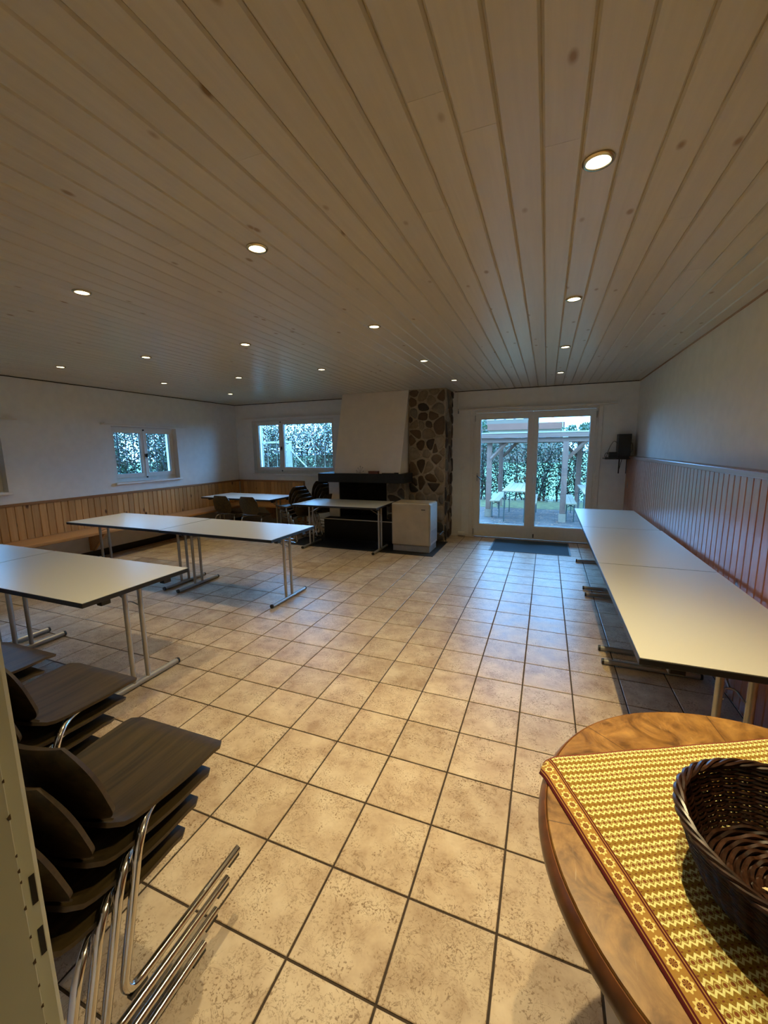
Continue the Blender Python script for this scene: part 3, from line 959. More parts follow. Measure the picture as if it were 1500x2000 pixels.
def chair(x, y, z, face, label, back=None):
    """face: heading of the chair's front in the xy plane"""
    back = back or BACK
    if back.name not in protos:
        o = protos[back.name] = make_chair(back)
    else:
        o = copy_tree(protos[back.name])
    o.location = (x, y, z)
    o.rotation_euler = (0, 0, face - PI / 2)
    o['label'] = label
    return o
SF, SU = 0.057, 0.056
def stack(x, y, face, n, where, back=None):
    names = {4: ['bottom chair', 'second chair from below', 'third chair from below', 'topmost chair'],
             5: ['bottom chair', 'second chair from below', 'middle chair', 'fourth chair from below', 'topmost chair']}[n]
    for i in range(n):
        chair(x + math.cos(face) * SF * i, y + math.sin(face) * SF * i, SU * i, face, 'dark plywood %s of the stack %s' % (names[i], where), back)
stack(-1.078, -0.675, PI / 2 + 0.015, 4, 'nearest the door frame')
stack(-1.708, -0.500, PI / 2 + 0.015, 4, 'second from the door frame')
stack(-2.275, -0.490, PI / 2 + 0.015, 4, 'cut by the left picture edge')
chair(-5.19, 4.53, 0, PI / 2 - 0.05, 'dark plywood chair at the far corner table, nearer the left wall', BACK2)
chair(-4.605, 4.525, 0, PI / 2 - 0.05, 'dark plywood chair at the far corner table, farther from the left wall', BACK2)
stack(-4.03, 4.50, math.radians(163), 4, 'beside the far corner table', BACK2)
stack(-3.88, 5.06, math.radians(163), 5, 'partly under the black mantel', BACK2)

# ------------------------------------------------------------------ field-stone packing
def voronoi(w, h, n, rs):
    nx = max(2, round(math.sqrt(n * w / h)))
    ny = max(2, round(n / nx))
    pts = []
    for j in range(ny):
        for i in range(nx):
            if rs.random() < 0.20:
                continue
            pts.append(((i + 0.5 + (0.35 if j % 2 else -0.15) + rs.uniform(-0.46, 0.46)) * w / nx % w, (j + 0.5 + rs.uniform(-0.46, 0.46)) * h / ny))
    def cell(k):
        poly = [(0, 0), (w, 0), (w, h), (0, h)]
        px, py = pts[k]
        for m_, (qx, qy) in enumerate(pts):
            if m_ == k or (qx - px) ** 2 + (qy - py) ** 2 > (4.5 * max(w / nx, h / ny)) ** 2:
                continue
            mx, my, dx, dy = (px + qx) / 2, (py + qy) / 2, qx - px, qy - py
            out = []
            for a, b in zip(poly, poly[1:] + poly[:1]):
                da, db = (a[0] - mx) * dx + (a[1] - my) * dy, (b[0] - mx) * dx + (b[1] - my) * dy
                if da <= 0:
                    out.append(a)
                if (da < 0 < db) or (db < 0 < da):
                    t_ = da / (da - db)
                    out.append((a[0] + (b[0] - a[0]) * t_, a[1] + (b[1] - a[1]) * t_))
            poly = out
            if len(poly) < 3:
                return None
        return poly
    return [c for c in (cell(k) for k in range(len(pts))) if c]

def stones(parent, w, h, n, frame, seed, off):
    """frame: (origin, u axis, outward normal); stones stand proud of the mortar bed"""
    rs = random.Random(seed)
    o, U, Nn = (Vector(q) for q in frame)
    V = Vector((0, 0, 1))
    for poly in voronoi(w, h, n, rs):
        cx, cy = sum(p[0] for p in poly) / len(poly), sum(p[1] for p in poly) / len(poly)
        def ch(p):
            out = []
            for a, b in zip(p, p[1:] + p[:1]):
                out += [(a[0] * 0.75 + b[0] * 0.25, a[1] * 0.75 + b[1] * 0.25), (a[0] * 0.25 + b[0] * 0.75, a[1] * 0.25 + b[1] * 0.75)]
            return out
        sh = []
        sj = rs.uniform(0.009, 0.024)
        for x, y in poly:
            d = math.hypot(x - cx, y - cy)
            if d < 1e-6:
                continue
            k_ = max(0.3, 1 - sj / d)
            sh.append((cx + (x - cx) * k_, cy + (y - cy) * k_))
        ring_ = ch(sh)
        nn = len(ring_)
        dep = rs.uniform(0.008, 0.022)
        lay = [(1.0, -0.006), (1.0, dep * 0.45), (0.86, dep * 0.9), (0.45, dep * 1.05)]
        c3 = o + U * cx + V * cy
        vs = []
        for s, a in lay:
            for x, y in ring_:
                vs.append(U * ((x - cx) * s) + V * ((y - cy) * s) + Nn * (a + (rs.uniform(-0.003, 0.003) if s < 0.9 else 0)))
        fs = [tuple((len(lay) - 1) * nn + i for i in range(nn))]
        for L_ in range(len(lay) - 1):
            fs += [(L_ * nn + i, L_ * nn + (i + 1) % nn, (L_ + 1) * nn + (i + 1) % nn, (L_ + 1) * nn + i) for i in range(nn)]
        b = B().add(vs, fs)
        link('stone', b.mesh('stone'), 'stone', parent, smooth='all', loc=c3 - Vector(off))

# ------------------------------------------------------------------ fireplace
FB = (-2.5, 5.1, 0.0)
fp = thing('fireplace', 'open fireplace with white tapered hood, black mantel slab and field-stone chimney column', 'fireplace')
CX0, CX1, CY = -2.068, -1.455, 5.115
colm = B().box(CX0, CX1, CY + 0.012, YB - 0.002, 0.0, ZC - 0.001).build('stone_column', 'mortar', fp)
stones(colm, CX1 - CX0, ZC - 0.01, 66, ((CX0, CY + 0.012, 0.004), (1, 0, 0), (0, -1, 0)), 3, (0, 0, 0))
stones(colm, YB - CY - 0.016, ZC - 0.01, 56, ((CX1, CY + 0.014, 0.004), (0, 1, 0), (1, 0, 0)), 5, (0, 0, 0))
jr = B().box(-2.40, CX0 - 0.002, 4.93, YB - 0.002, 0.3625, 0.998).build('stone_jamb', 'mortar', fp)
stones(jr, 0.33, 0.63, 10, ((-2.40, 4.93, 0.365), (1, 0, 0), (0, -1, 0)), 8, (0, 0, 0))
B().box(-3.50, -3.30, 4.93, YB - 0.002, 0.3625, 0.998).build('plaster_jamb', 'hood_plaster', fp)
B().prism([(-3.298, 5.62), (-3.298, 4.95), (-3.18, 5.45), (-2.50, 5.45), (-2.402, 4.95), (-2.402, 5.62)], 0.3625, 0.998, 'Z').build('firebox', 'soot', fp)
B().box(-3.50, CX0 - 0.002, 4.72, YB - 0.002, 0.009, 0.345).build('hearth_base', 'black_stone', fp, bevel=0.004)
B().box(-3.50, CX0 - 0.002, 4.72, YB - 0.002, 0.3455, 0.362).build('hearth_top', 'black_stone', fp)
B().box(-3.51, CX0 - 0.002, 4.710, 4.7195, 0.350, 0.3635).build('steel_edge', 'steel', fp)
B().box(-3.552, -1.995, 4.655, CY - 0.012, 0.999, 1.146).build('mantel', 'black_stone', fp, bevel=0.004)
B().box(-3.552, -3.36, CY - 0.0115, YB - 0.002, 0.999, 1.146).build('mantel_return', 'black_stone', fp, bevel=0.004)
hd = B()
x0, x1 = -3.285, CX0 - 0.003
hd.add([(x0, 4.745, 1.1465), (x1 - 0.025, 4.745, 1.1465), (x1, YB - 0.002, 1.1465), (x0, YB - 0.002, 1.1465),
        (x0 - 0.0, 5.13, ZC - 0.001), (x1, 5.13, ZC - 0.001), (x1, YB - 0.002, ZC - 0.001), (x0, YB - 0.002, ZC - 0.001)],
       [(0, 3, 2, 1), (4, 5, 6, 7), (0, 1, 5, 4), (1, 2, 6, 5), (2, 3, 7, 6), (3, 0, 4, 7)])
hd.build('hood', 'hood_plaster', fp)
for i in range(7):
    x = -3.20 + i * 0.115
    B().tube([(x, 4.98, 0.42), (x, 5.36, 0.42)], 0.006, 6).build('grate_bar', 'black_plastic', fp)
rebase(fp, FB)
sl = B().box(-3.86, -1.385, 4.115, 5.10, 0.0002, 0.0085).build('hearth_slab', 'black_stone')
tag(sl, 'thin black stone slab on the floor in front of the fireplace', 'hearth')

# things lying on the mantel
tw = thing('dried_twig', 'small pale dried twig ornament standing on the black mantel slab', 'ornament', (-2.78, 4.70, 1.1462))
for i, (dx, dz) in enumerate(((-0.06, 0.05), (-0.03, 0.09), (0.015, 0.12), (0.05, 0.10), (0.065, 0.04), (-0.05, 0.025))):
    B().tube([(0, 0, 0.004), (dx * 0.5, 0.004, dz * 0.6), (dx, -0.006 * (i % 3), dz)], [0.003, 0.0025, 0.0035], 5).build('stem', 'twig_white', tw)
    B().lathe([(0.001, -0.008), (0.009, -0.004), (0.010, 0.003), (0.001, 0.009)], 8, (dx, -0.006 * (i % 3), dz)).build('bud', 'twig_white', tw, smooth=True)
B().lathe([(0.020, 0.0), (0.022, 0.006), (0.004, 0.012)], 12).build('foot', 'twig_white', tw, smooth=True)
bxo = thing('small_box', 'small reddish-brown box lying on the black mantel slab', 'box', (-2.53, 4.695, 1.1462))
B().box(-0.085, 0.085, -0.03, 0.03, 0.0, 0.030).build('box_body', 'maroon_box', bxo, bevel=0.003)
B().box(-0.087, 0.087, -0.032, 0.032, 0.0305, 0.044).build('lid', 'maroon_box', bxo, bevel=0.003)
ptk = thing('fire_poker', 'flat black iron poker lying on the black mantel slab', 'poker', (-2.27, 4.70, 1.1462), -0.08)
B().box(-0.12, 0.10, -0.012, 0.012, 0.0, 0.012).build('blade', 'black_plastic', ptk, bevel=0.003)
B().tube([(0.10, 0, 0.012), (0.17, 0, 0.012)], 0.011, 8).build('grip', 'black_plastic', ptk, smooth=True)

# ------------------------------------------------------------------ gas heater
ht = thing('room_heater', 'beige enamelled room heater beside the stone chimney column', 'heater', (-1.762, 4.475, 0.0088), 0.0)
w2, dp = 0.300, 0.215
B().box(-w2 + 0.012, w2 - 0.012, -dp + 0.018, dp - 0.018, 0.0, 0.095).build('plinth', 'enamel_grey', ht, bevel=0.004)
B().prism([(-dp, 0.096), (dp, 0.096), (dp, 0.735), (-dp + 0.0, 0.735)], -w2, w2 - 0.012, 'X').build('body', 'enamel', ht, bevel=0.018, seg=4)
sp = B().box(w2 - 0.0115, w2, -dp + 0.022, dp - 0.01, 0.105, 0.722).build('side_panel', 'silver_panel', ht, bevel=0.004)
for i in range(9):
    B().box(w2 + 0.0003, w2 + 0.003, -dp + 0.07, dp - 0.06, 0.15 + i * 0.02, 0.159 + i * 0.02).build('vent_slat', 'enamel_grey', sp)
B().box(0.165, 0.225, -dp - 0.0035, -dp - 0.0005, 0.640, 0.652).build('nameplate', 'black_plastic', ht)
B().box(-w2 + 0.03, w2 - 0.04, -0.14, 0.14, 0.7355, 0.742).build('top_grille', 'enamel', ht, bevel=0.003)
pp = tag(B().tube(fillet([(-1.430, 4.70, 0.20), (-1.405, 4.86, 0.24), (-1.395, 4.98, 0.10), (-1.39, 5.0, 0.012)], 0.05), 0.007, 8).build('gas_hose', 'black_plastic', None, smooth=True),
         'thin dark hose looping from the beige heater down to the floor', 'hose')

# ------------------------------------------------------------------ door mat
dm = thing('door_mat', 'blue-grey rectangular doormat lying before the garden door', 'doormat', (-0.105, 5.195, 0.0))
B().box(-0.555, 0.555, -0.395, 0.395, 0.0004, 0.008).build('pile', 'mat_fabric', dm, bevel=0.003)
B().rring(-0.575, 0.575, -0.412, 0.412, -0.5555, 0.5555, -0.3955, 0.3955, 0.0004, 0.006, 'Z').build('rubber_edge', 'black_plastic', dm)

# ------------------------------------------------------------------ corner shelf with loudspeaker
sh = thing('wall_shelf', 'small dark wall shelf high in the corner right of the garden door', 'shelf', (1.075, 5.50, 1.375))
B().box(-0.200, 0.200, -0.150, 0.160, -0.018, 0.0).build('board', 'black_edge', sh, bevel=0.002)
for x in (0.03, 0.13):
    br = B().box(x - 0.008, x + 0.008, 0.155, 0.166, -0.24, -0.0185).build('bracket', 'black_plastic', sh)
    B().tube([(x, 0.152, -0.20), (x, -0.06, -0.0215)], 0.004, 6).build('strut', 'black_plastic', br)
lsp = thing('loudspeaker', 'black upright loudspeaker box on the small corner shelf', 'loudspeaker', (1.125, 5.495, 1.3755))
B().box(-0.082, 0.082, -0.09, 0.11, 0.0, 0.345).build('cabinet', 'black_plastic', lsp, bevel=0.004)
B().box(-0.072, 0.072, -0.0935, -0.0905, 0.012, 0.333).build('grille', 'black_edge', lsp)
amp = thing('adapter_box', 'low black adapter box with cables beside the loudspeaker', 'electronics', (0.985, 5.47, 1.3755))
B().box(-0.052, 0.052, -0.06, 0.06, 0.0, 0.085).build('case', 'black_plastic', amp, bevel=0.004)
B().box(-0.03, 0.03, -0.0625, -0.0605, 0.02, 0.05).build('front_plate', 'black_edge', amp)
def cable(pts, r, label):
    return tag(B().tube(fillet(pts, 0.05, 6), r, 6).build('cable', 'black_plastic', None, smooth=True), label, 'cable')
cable([(1.04, 5.46, 1.59), (0.99, 5.45, 1.63), (0.95, 5.45, 1.56), (0.915, 5.44, 1.46), (0.90, 5.44, 1.385)], 0.004, 'black cable arching from the loudspeaker down to the shelf')
cable([(0.93, 5.43, 1.43), (0.895, 5.42, 1.46), (0.875, 5.42, 1.41), (0.885, 5.42, 1.382), (0.92, 5.42, 1.385)], 0.004, 'black cable coiled at the outer end of the small shelf')
cable([(1.209, 5.49, 1.60), (1.235, 5.49, 1.58), (1.235, 5.49, 1.47), (1.2085, 5.49, 1.44)], 0.004, 'short black cable loop on the wall side of the loudspeaker')

# ------------------------------------------------------------------ switch, cable duct, socket
sw = thing('light_switch', 'square white light switch on the wall left of the garden door', 'switch', (-1.277, YB - 0.001, 1.20))
B().box(-0.040, 0.040, -0.022, 0.0, -0.040, 0.040).build('plate', 'sill_paint', sw, bevel=0.004)
B().box(-0.020, 0.020, -0.0265, -0.0225, -0.022, 0.022).build('rocker', 'white_paint', sw, bevel=0.002)
tag(B().box(-1.288, -1.264, YB - 0.016, YB - 0.001, 0.085, 1.159).build('cable_duct', 'sill_paint', None, bevel=0.002), 'narrow white cable duct running down from the light switch', 'cable duct')
so = thing('wall_socket', 'small white socket box at the foot of the cable duct', 'socket', (-1.262, YB - 0.0125, 0.052))
B().box(-0.060, 0.060, -0.050, 0.0, -0.030, 0.030).build('case', 'sill_paint', so, bevel=0.005)
B().box(-0.02, 0.02, -0.053, -0.0505, -0.015, 0.015).build('face', 'white_paint', so)
tag(B().box(-1.374, -1.356, YB - 0.016, YB - 0.001, 2.20, ZC - 0.011).build('cable_duct', 'white_paint'), 'short white cable duct between the curtain rail and the ceiling', 'cable duct')

# ------------------------------------------------------------------ round table in the right foreground
TX, TY, TZ, TR = 0.606, -0.554, 0.760, 0.493
rt = thing('round_table', 'round brown wooden table with moulded edge in the right foreground', 'table', (TX, TY, 0))
B().lathe([(0.001, TZ - 0.028), (TR - 0.012, TZ - 0.028), (TR - 0.002, TZ - 0.004), (TR - 0.004, TZ), (0.001, TZ)], 96).build('table_top', M['burl'], rt, smooth=True)
B().lathe([(TR - 0.040, TZ - 0.060), (TR - 0.012, TZ - 0.058), (TR + 0.006, TZ - 0.048), (TR + 0.014, TZ - 0.036), (TR + 0.014, TZ - 0.022), (TR + 0.007, TZ - 0.010), (TR + 0.0015, TZ - 0.003), (TR - 0.0008, TZ - 0.0035), (TR - 0.011, TZ - 0.0285), (TR - 0.040, TZ - 0.0285)], 96).build('moulding', 'moulding', rt, smooth=True)
B().lathe([(0.440, TZ - 0.140), (0.452, TZ - 0.140), (0.452, TZ - 0.0605), (0.440, TZ - 0.0605)], 96).build('apron', 'burl', rt, smooth=True)
B().lathe([(0.11, 0.10), (0.12, 0.13), (0.055, 0.20), (0.045, 0.34), (0.075, 0.46), (0.05, 0.58), (0.10, 0.66), (0.20, TZ - 0.029)], 40).build('pedestal', 'moulding', rt, smooth=True)
for i in range(4):
    a = PI / 4 + i * PI / 2
    c_, s_ = math.cos(a), math.sin(a)
    B().tube([(c_ * r_, s_ * r_, z) for r_, z in ((0.07, 0.17), (0.16, 0.16), (0.26, 0.09), (0.34, 0.035))], [0.036, 0.034, 0.028, 0.034], 10).build('foot', 'moulding', rt, smooth=True)

# ------------------------------------------------------------------ woven runner on the round table
CU, CV = Vector((0.891, 0.454)), Vector((0.454, -0.891))
CA = Vector((0.081, -0.431))
WU, WV = 1.06, 0.72
def cloth():
    nu, nv = 90, 62
    vs, uvs = [], []
    for j in range(nv + 1):
        for i in range(nu + 1):
            u, v = WU * i / nu, WV * j / nv
            p = CA + CU * u + CV * v
            d = Vector((p.x - TX, p.y - TY))
            r = d.length
            e = max(0.0, r - (TR - 0.012))
            fold = 0.0006 * math.sin(u * 31 + v * 9) + 0.0005 * math.sin(v * 47)
            z = TZ + 0.0022 + fold
            if e > 0:
                # cloth bends over the rim and hangs
                bend = min(e, 0.05)
                out = (TR - 0.012) + (e if e < 0.02 else 0.02 + 0.026 * (1 - math.exp(-(e - 0.02) / 0.03)))
                drop = 0.0 if e < 0.006 else (e - 0.006) ** 2 / (e + 0.05) * 1.15
                out = max(out, min(r, TR + 0.024) if e > 0.02 else out)
                d2_ = d.normalized() * out
                p = Vector((TX + d2_.x, TY + d2_.y))
                z -= drop
            vs.append((p.x, p.y, z))
            uvs.append((u, v))
    w = nu + 1
    fs = [(j * w + i, j * w + i + 1, (j + 1) * w + i + 1, (j + 1) * w + i) for j in range(nv) for i in range(nu)]
    me = bpy.data.meshes.new('table_runner')
    me.from_pydata(vs, [], fs)
    uvl = me.uv_layers.new(name='UVMap')
    for lp in me.loops:
        uvl.data[lp.index].uv = uvs[lp.vertex_index]
    o = link('table_runner', me, cloth_mat(WU, 0.05), None, smooth='all')
    md = o.modifiers.new('thickness', 'SOLIDIFY')
    md.thickness = 0.0016
    md.offset = 1
    return o
tag(cloth(), 'yellow-brown woven table runner with zigzag bands and a maroon floral border on the round table', 'table runner')

# ------------------------------------------------------------------ wicker basket
BKX, BKY, BKZ = 0.535, -0.628, TZ + 0.0042
bk = thing('wicker_basket', 'round dark brown wicker basket standing on the woven runner', 'basket', (BKX, BKY, BKZ))
R0, R1, BH, NS = 0.148, 0.188, 0.108, 36
def prof(t):
    return R0 + (R1 - R0) * (t ** 0.8)
for i in range(NS):
    a = 2 * PI * i / NS
    pts = [(prof(t) * math.cos(a), prof(t) * math.sin(a), 0.006 + BH * t) for t in (0, 0.25, 0.5, 0.75, 1.0)]
    B().tube(pts, 0.0034, 5).build('stake', 'wicker', bk, smooth=True)
NL = 25
for L_ in range(NL):
    t = (L_ + 0.5) / NL
    pts = []
    n_ = NS * 6
    for k in range(n_):
        a = 2 * PI * k / n_
        rr_ = prof(t) + 0.0030 * math.cos(NS / 2 * a + PI * (L_ % 2)) * 1.0
        pts.append((rr_ * math.cos(a), rr_ * math.sin(a), 0.006 + BH * t + 0.0008 * math.sin(7 * a + L_)))
    B().tube(pts, 0.0036, 6, closed=True).build('weave_strand', 'wicker2' if L_ % 3 == 1 else 'wicker', bk, smooth=True)
for s in range(4):
    pts = []
    n_ = 220
    for k in range(n_):
        a = 2 * PI * k / n_
        ph = 9 * a + s * PI / 2
        rr_ = R1 + 0.002 + 0.0070 * math.cos(ph)
        pts.append((rr_ * math.cos(a), rr_ * math.sin(a), 0.006 + BH + 0.004 + 0.0042 * math.sin(ph)))
    B().tube(pts, 0.0042, 6, closed=True).build('rim_strand', 'wicker2' if s == 1 else 'wicker', bk, smooth=True)
for L_ in range(14):
    rr0 = 0.010 + L_ * 0.0103
    pts = []
    n_ = 144
    for k in range(n_):
        a = 2 * PI * k / n_
        pts.append((rr0 * math.cos(a), rr0 * math.sin(a), 0.0055 + 0.0026 * math.cos(12 * a + PI * (L_ % 2))))
    B().tube(pts, 0.0046, 5, closed=True).build('base_strand', 'wicker2' if L_ % 2 else 'wicker', bk, smooth=True)
B().lathe([(0.001, 0.0004), (R0 - 0.004, 0.0004), (R0 - 0.004, 0.0024), (0.001, 0.0024)], 40).build('base', 'wicker', bk)
for i, (x, y, s) in enumerate(((-0.02, 0.035, 1.0), (0.045, 0.055, 0.8), (-0.055, -0.005, 0.9), (0.01, -0.03, 0.7))):
    lb = ['largest pale bread crumb in the middle of the wicker basket', 'pale bread crumb at the back of the wicker basket', 'pale bread crumb near the left wall of the wicker basket', 'smallest pale bread crumb at the front of the wicker basket'][i]
    cr = B().add([(0.009 * s * math.cos(k * 1.05) * (1 + 0.25 * (k % 2)), 0.004 * s * math.sin(k * 1.05), z) for z in (0, 0.003 * s) for k in range(6)],
                 [tuple(range(5, -1, -1)), tuple(range(6, 12))] + [(k, (k + 1) % 6, 6 + (k + 1) % 6, 6 + k) for k in range(6)]).build('crumb', 'crumb')
    cr.location = (BKX + x, BKY + y, BKZ + 0.0128)
    tag(cr, lb, 'crumb', 'crumbs in the basket')

# ------------------------------------------------------------------ garden: ground
GZ = -0.15
def ground(name, x0, x1, y0, y1, z, mat):
    return tag(B().box(x0, x1, y0, y1, z - 0.1, z).build(name, mat), kind='structure')
ground('ground_paving', -3.2, 4.5, YB + WT + 0.001, 10.45, GZ, 'paving')
ground('ground_lawn', -60, 60, YB - 30, 140, GZ - 0.032, 'lawn')
ground('ground_grass', -3.2, 4.5, 10.451, 12.9, GZ + 0.004, 'grass')

rg = random.Random(21)
def leaf_quad(b, c, s, rs):
    q = Quaternion((rs.gauss(0, 1), rs.gauss(0, 1), rs.gauss(0, 1), rs.gauss(0, 1)))
    q.normalize()
    c = Vector(c)
    b.add([c + q @ Vector(v) for v in ((-s, 0, 0), (0, -0.5 * s, 0.12 * s), (s, 0, 0), (0, 0.5 * s, 0.12 * s))], [(0, 1, 2, 3)])

b = B()
for _ in range(900):
    x, y = rg.uniform(-2.4, 2.2), rg.uniform(6.6, 10.4)
    s = rg.uniform(0.02, 0.045)
    a = rg.uniform(0, PI)
    c_, s_ = math.cos(a) * s, math.sin(a) * s
    b.add([(x - c_, y - s_, GZ + 0.004), (x + 0.5 * s_, y - 0.5 * c_, GZ + 0.008), (x + c_, y + s_, GZ + 0.005), (x - 0.5 * s_, y + 0.5 * c_, GZ + 0.009)], [(0, 1, 2, 3)])
tag(b.build('fallen_leaves', 'dead_leaf'), 'pale fallen leaves scattered over the grey garden paving', 'leaves', kind='stuff')

def raw(b, name, mat, parent, stuff=True):
    """large leaf or twig meshes: no normal recalculation needed"""
    me = bpy.data.meshes.new(name)
    me.from_pydata(b.v, [], b.f)
    o = link(name, me, mat, parent)
    if stuff:
        o['kind'] = 'stuff'
    return o

def shrub(name, label, cat, x, y, rx, ry, h, nleaf, ls, lmat, nstem, smat, seed, group, z0=GZ, zlo=0.1, stem_r=0.014, lmat2=None, lean=0.25, twigs=5):
    rs = random.Random(seed)
    t = thing(name, label, cat, (x, y, z0), group=group)
    tips = []
    for i in range(nstem):
        bx_, by_ = rs.uniform(-rx, rx) * 0.8, rs.uniform(-ry, ry) * 0.5
        p = Vector((bx_, by_, 0))
        pts = [p.copy()]
        k = 6
        hh = h * rs.uniform(0.8, 1.05)
        for j in range(k):
            p = p + Vector((rs.gauss(0, lean) * h / k, rs.gauss(0, lean * 0.6) * h / k, hh / k))
            pts.append(p.copy())
        st = B().tube(pts, [stem_r * (1 - 0.75 * j / k) for j in range(k + 1)], 5)
        st.build('stem', smat, t)
        tips.append(pts)
    tw_ = B()
    for pts in tips:
        for _ in range(twigs):
            a = rs.uniform(0.15, 0.95) * (len(pts) - 1)
            i = int(a)
            q = pts[i].lerp(pts[min(i + 1, len(pts) - 1)], a - i)
            d = Vector((rs.gauss(0, 1), rs.gauss(0, 0.7), rs.gauss(0.45, 0.6))).normalized() * h * rs.uniform(0.14, 0.34)
            m1 = q + d * 0.5 + Vector((rs.gauss(0, 0.03), rs.gauss(0, 0.03), rs.gauss(0, 0.03))) * h
            tw_.tube([q, m1, q + d], [stem_r * 0.38, stem_r * 0.26, stem_r * 0.14], 3, cap=False)
    if twigs:
        raw(tw_, 'twigs', smat, t)
    for mat_, nn in ((lmat, nleaf), (lmat2, nleaf // 3 if lmat2 else 0)):
        if not mat_ or not nn:
            continue
        lb = B()
        for _ in range(nn):
            if rs.random() < 0.55:
                pts = rs.choice(tips)
                a = rs.uniform(0.05, 1) * (len(pts) - 1)
                i = int(a)
                q = pts[i].lerp(pts[min(i + 1, len(pts) - 1)], a - i)
                c = q + Vector((rs.gauss(0, 0.16), rs.gauss(0, 0.14), rs.gauss(0, 0.12)))
            else:
                c = Vector((rs.uniform(-rx, rx), rs.uniform(-ry, ry), h * (zlo + (1 - zlo) * rs.random())))
            c.z = max(0.03, min(h * 1.04, c.z))
            leaf_quad(lb, c, ls * rs.uniform(0.6, 1.3), rs)
        raw(lb, 'foliage' if mat_ == lmat else 'withered_foliage', mat_, t)
    return t

# clipped hedge behind the pergola, seen through the garden door
HX = [-3.0, -1.95, -0.95, 0.0, 0.95, 1.95, 3.0]
HL = ['hedge shrub at the far left end, mostly hidden by the door frame', 'hedge shrub behind the left pergola post', 'hedge shrub behind the left garden bench',
      'hedge shrub behind the first garden table, left of the door middle', 'hedge shrub seen through the right door pane, left of the post',
      'hedge shrub seen at the right edge of the right door pane', 'hedge shrub at the far right end, hidden by the wall']
for i, x in enumerate(HX):
    shrub('hedge_shrub', 'dark green leafy ' + HL[i], 'hedge', x, 12.25, 0.56, 0.28, 1.92, 2100, 0.042, 'hedge_leaf', 6, 'bark', 100 + i, 'hedge behind the pergola', GZ + 0.004, 0.10, 0.030, 'brown_leaf', 0.20, 9)

# bare shrubs outside the two windows on the left
SH2 = [(-8.9, 8.7), (-8.0, 9.1), (-7.1, 8.8), (-6.2, 9.2), (-5.4, 8.9), (-4.7, 9.3)]
SL2 = ['seen at the left edge of the back window', 'behind the white garden frame', 'right of the white garden frame', 'in the middle of the wide window pane', 'at the right of the wide window pane', 'hidden behind the white chimney hood']
for i, (x, y) in enumerate(SH2):
    shrub('bare_shrub', 'tall leafless pale shrub ' + SL2[i], 'shrub', x, y, 0.6, 0.4, 2.65, 4200, 0.034, 'brown_leaf' if i % 2 else 'hedge_leaf', 18, 'pale_bark' if i % 3 else 'bark', 200 + i, 'bare shrubs outside the back window', GZ - 0.03, 0.02, 0.011, 'tree_leaf', 0.30, 34)
SH1 = [(-8.8, 0.9), (-8.6, 1.9), (-8.9, 2.9), (-8.7, 4.0), (-8.9, 4.9), (-8.6, 5.8), (-9.0, 6.7), (-8.8, 7.6)]  # first three stand out of view, added to block sky light through window_3
SL1 = ['standing first along the left outside wall', 'standing second along the left outside wall', 'standing third along the left outside wall', 'at the left edge of the left-wall window', 'in the left pane of the left-wall window', 'behind the mullion of the left-wall window', 'in the right pane of the left-wall window', 'at the right edge of the left-wall window']
for i, (x, y) in enumerate(SH1):
    shrub('bare_shrub', 'tangled leafless shrub with some green, ' + SL1[i], 'shrub', x, y, 0.4, 0.6, 2.5, 4600, 0.038, 'hedge_leaf', 9, 'pale_bark' if i % 2 else 'bark', 300 + i, 'bare shrubs outside the left window', GZ - 0.03, 0.02, 0.012, 'brown_leaf', 0.38, 26)

# white steel frame standing in front of the shrubs (back window)
gf = thing('clothes_rack', 'white steel clothes-line rack standing outside the back window', 'clothes rack', (-6.4, 7.25, GZ - 0.03))
B().box(-0.39, -0.29, -0.04, 0.04, 0.0, 2.9).build('post', 'galvanised', gf, bevel=0.006)
B().box(0.45, 0.57, -0.04, 0.04, 0.0, 1.86).build('post', 'galvanised', gf, bevel=0.006)
B().box(-0.289, 0.57, -0.02, 0.02, 1.885, 1.935).build('crossbar', 'galvanised', gf, bevel=0.004)
B().tube([(0.571, 0, 1.70), (1.25, 0.0, 1.05)], 0.018, 8).build('brace', 'galvanised', gf)

# ------------------------------------------------------------------ pergola
pg = thing('pergola', 'weathered wooden pergola with flat roof over the garden tables', 'pergola', (-0.4, 8.75, GZ))
PX = [(-0.816, 0.095), (0.866, -0.19), (2.55, 0.0), (-0.735, 2.05), (1.30, 2.05)]
for x, y in PX:
    ps = B().box(x - 0.060, x + 0.060, y - 0.060, y + 0.060, 0.19, 1.80).build('post', 'weathered_post', pg, bevel=0.006)
    B().box(x - 0.075, x + 0.075, y - 0.075, y + 0.075, 0.0, 0.189).build('concrete_foot', 'concrete', ps)
B().box(-1.00, 3.2, -0.11, 0.01, 1.801, 1.905).build('front_beam', 'weathered', pg, bevel=0.004)
B().box(-1.00, 3.2, 1.99, 2.11, 1.801, 1.905).build('rear_beam', 'weathered', pg, bevel=0.004)
B().box(-1.06, 3.26, -0.20, -0.165, 1.906, 2.010).build('fascia', 'weathered', pg, bevel=0.003)
for i in range(9):
    B().box(-1.0 + i * 0.5, -0.94 + i * 0.5, -0.164, 2.2, 1.906, 1.966).build('rafter', 'weathered', pg)
B().box(-1.06, 3.26, -0.21, 2.25, 2.011, 2.035).build('roof_sheet', 'galvanised', pg)
for x, y, sx in ((-0.816, 0.0, 1), (0.866, -0.05, 1), (-0.735, 2.05, 1), (1.30, 2.05, -1)):
    B().tube([(x + sx * 0.05, y, 1.42), (x + sx * 0.42, y, 1.82)], 0.042, 4).build('brace', 'weathered', pg)

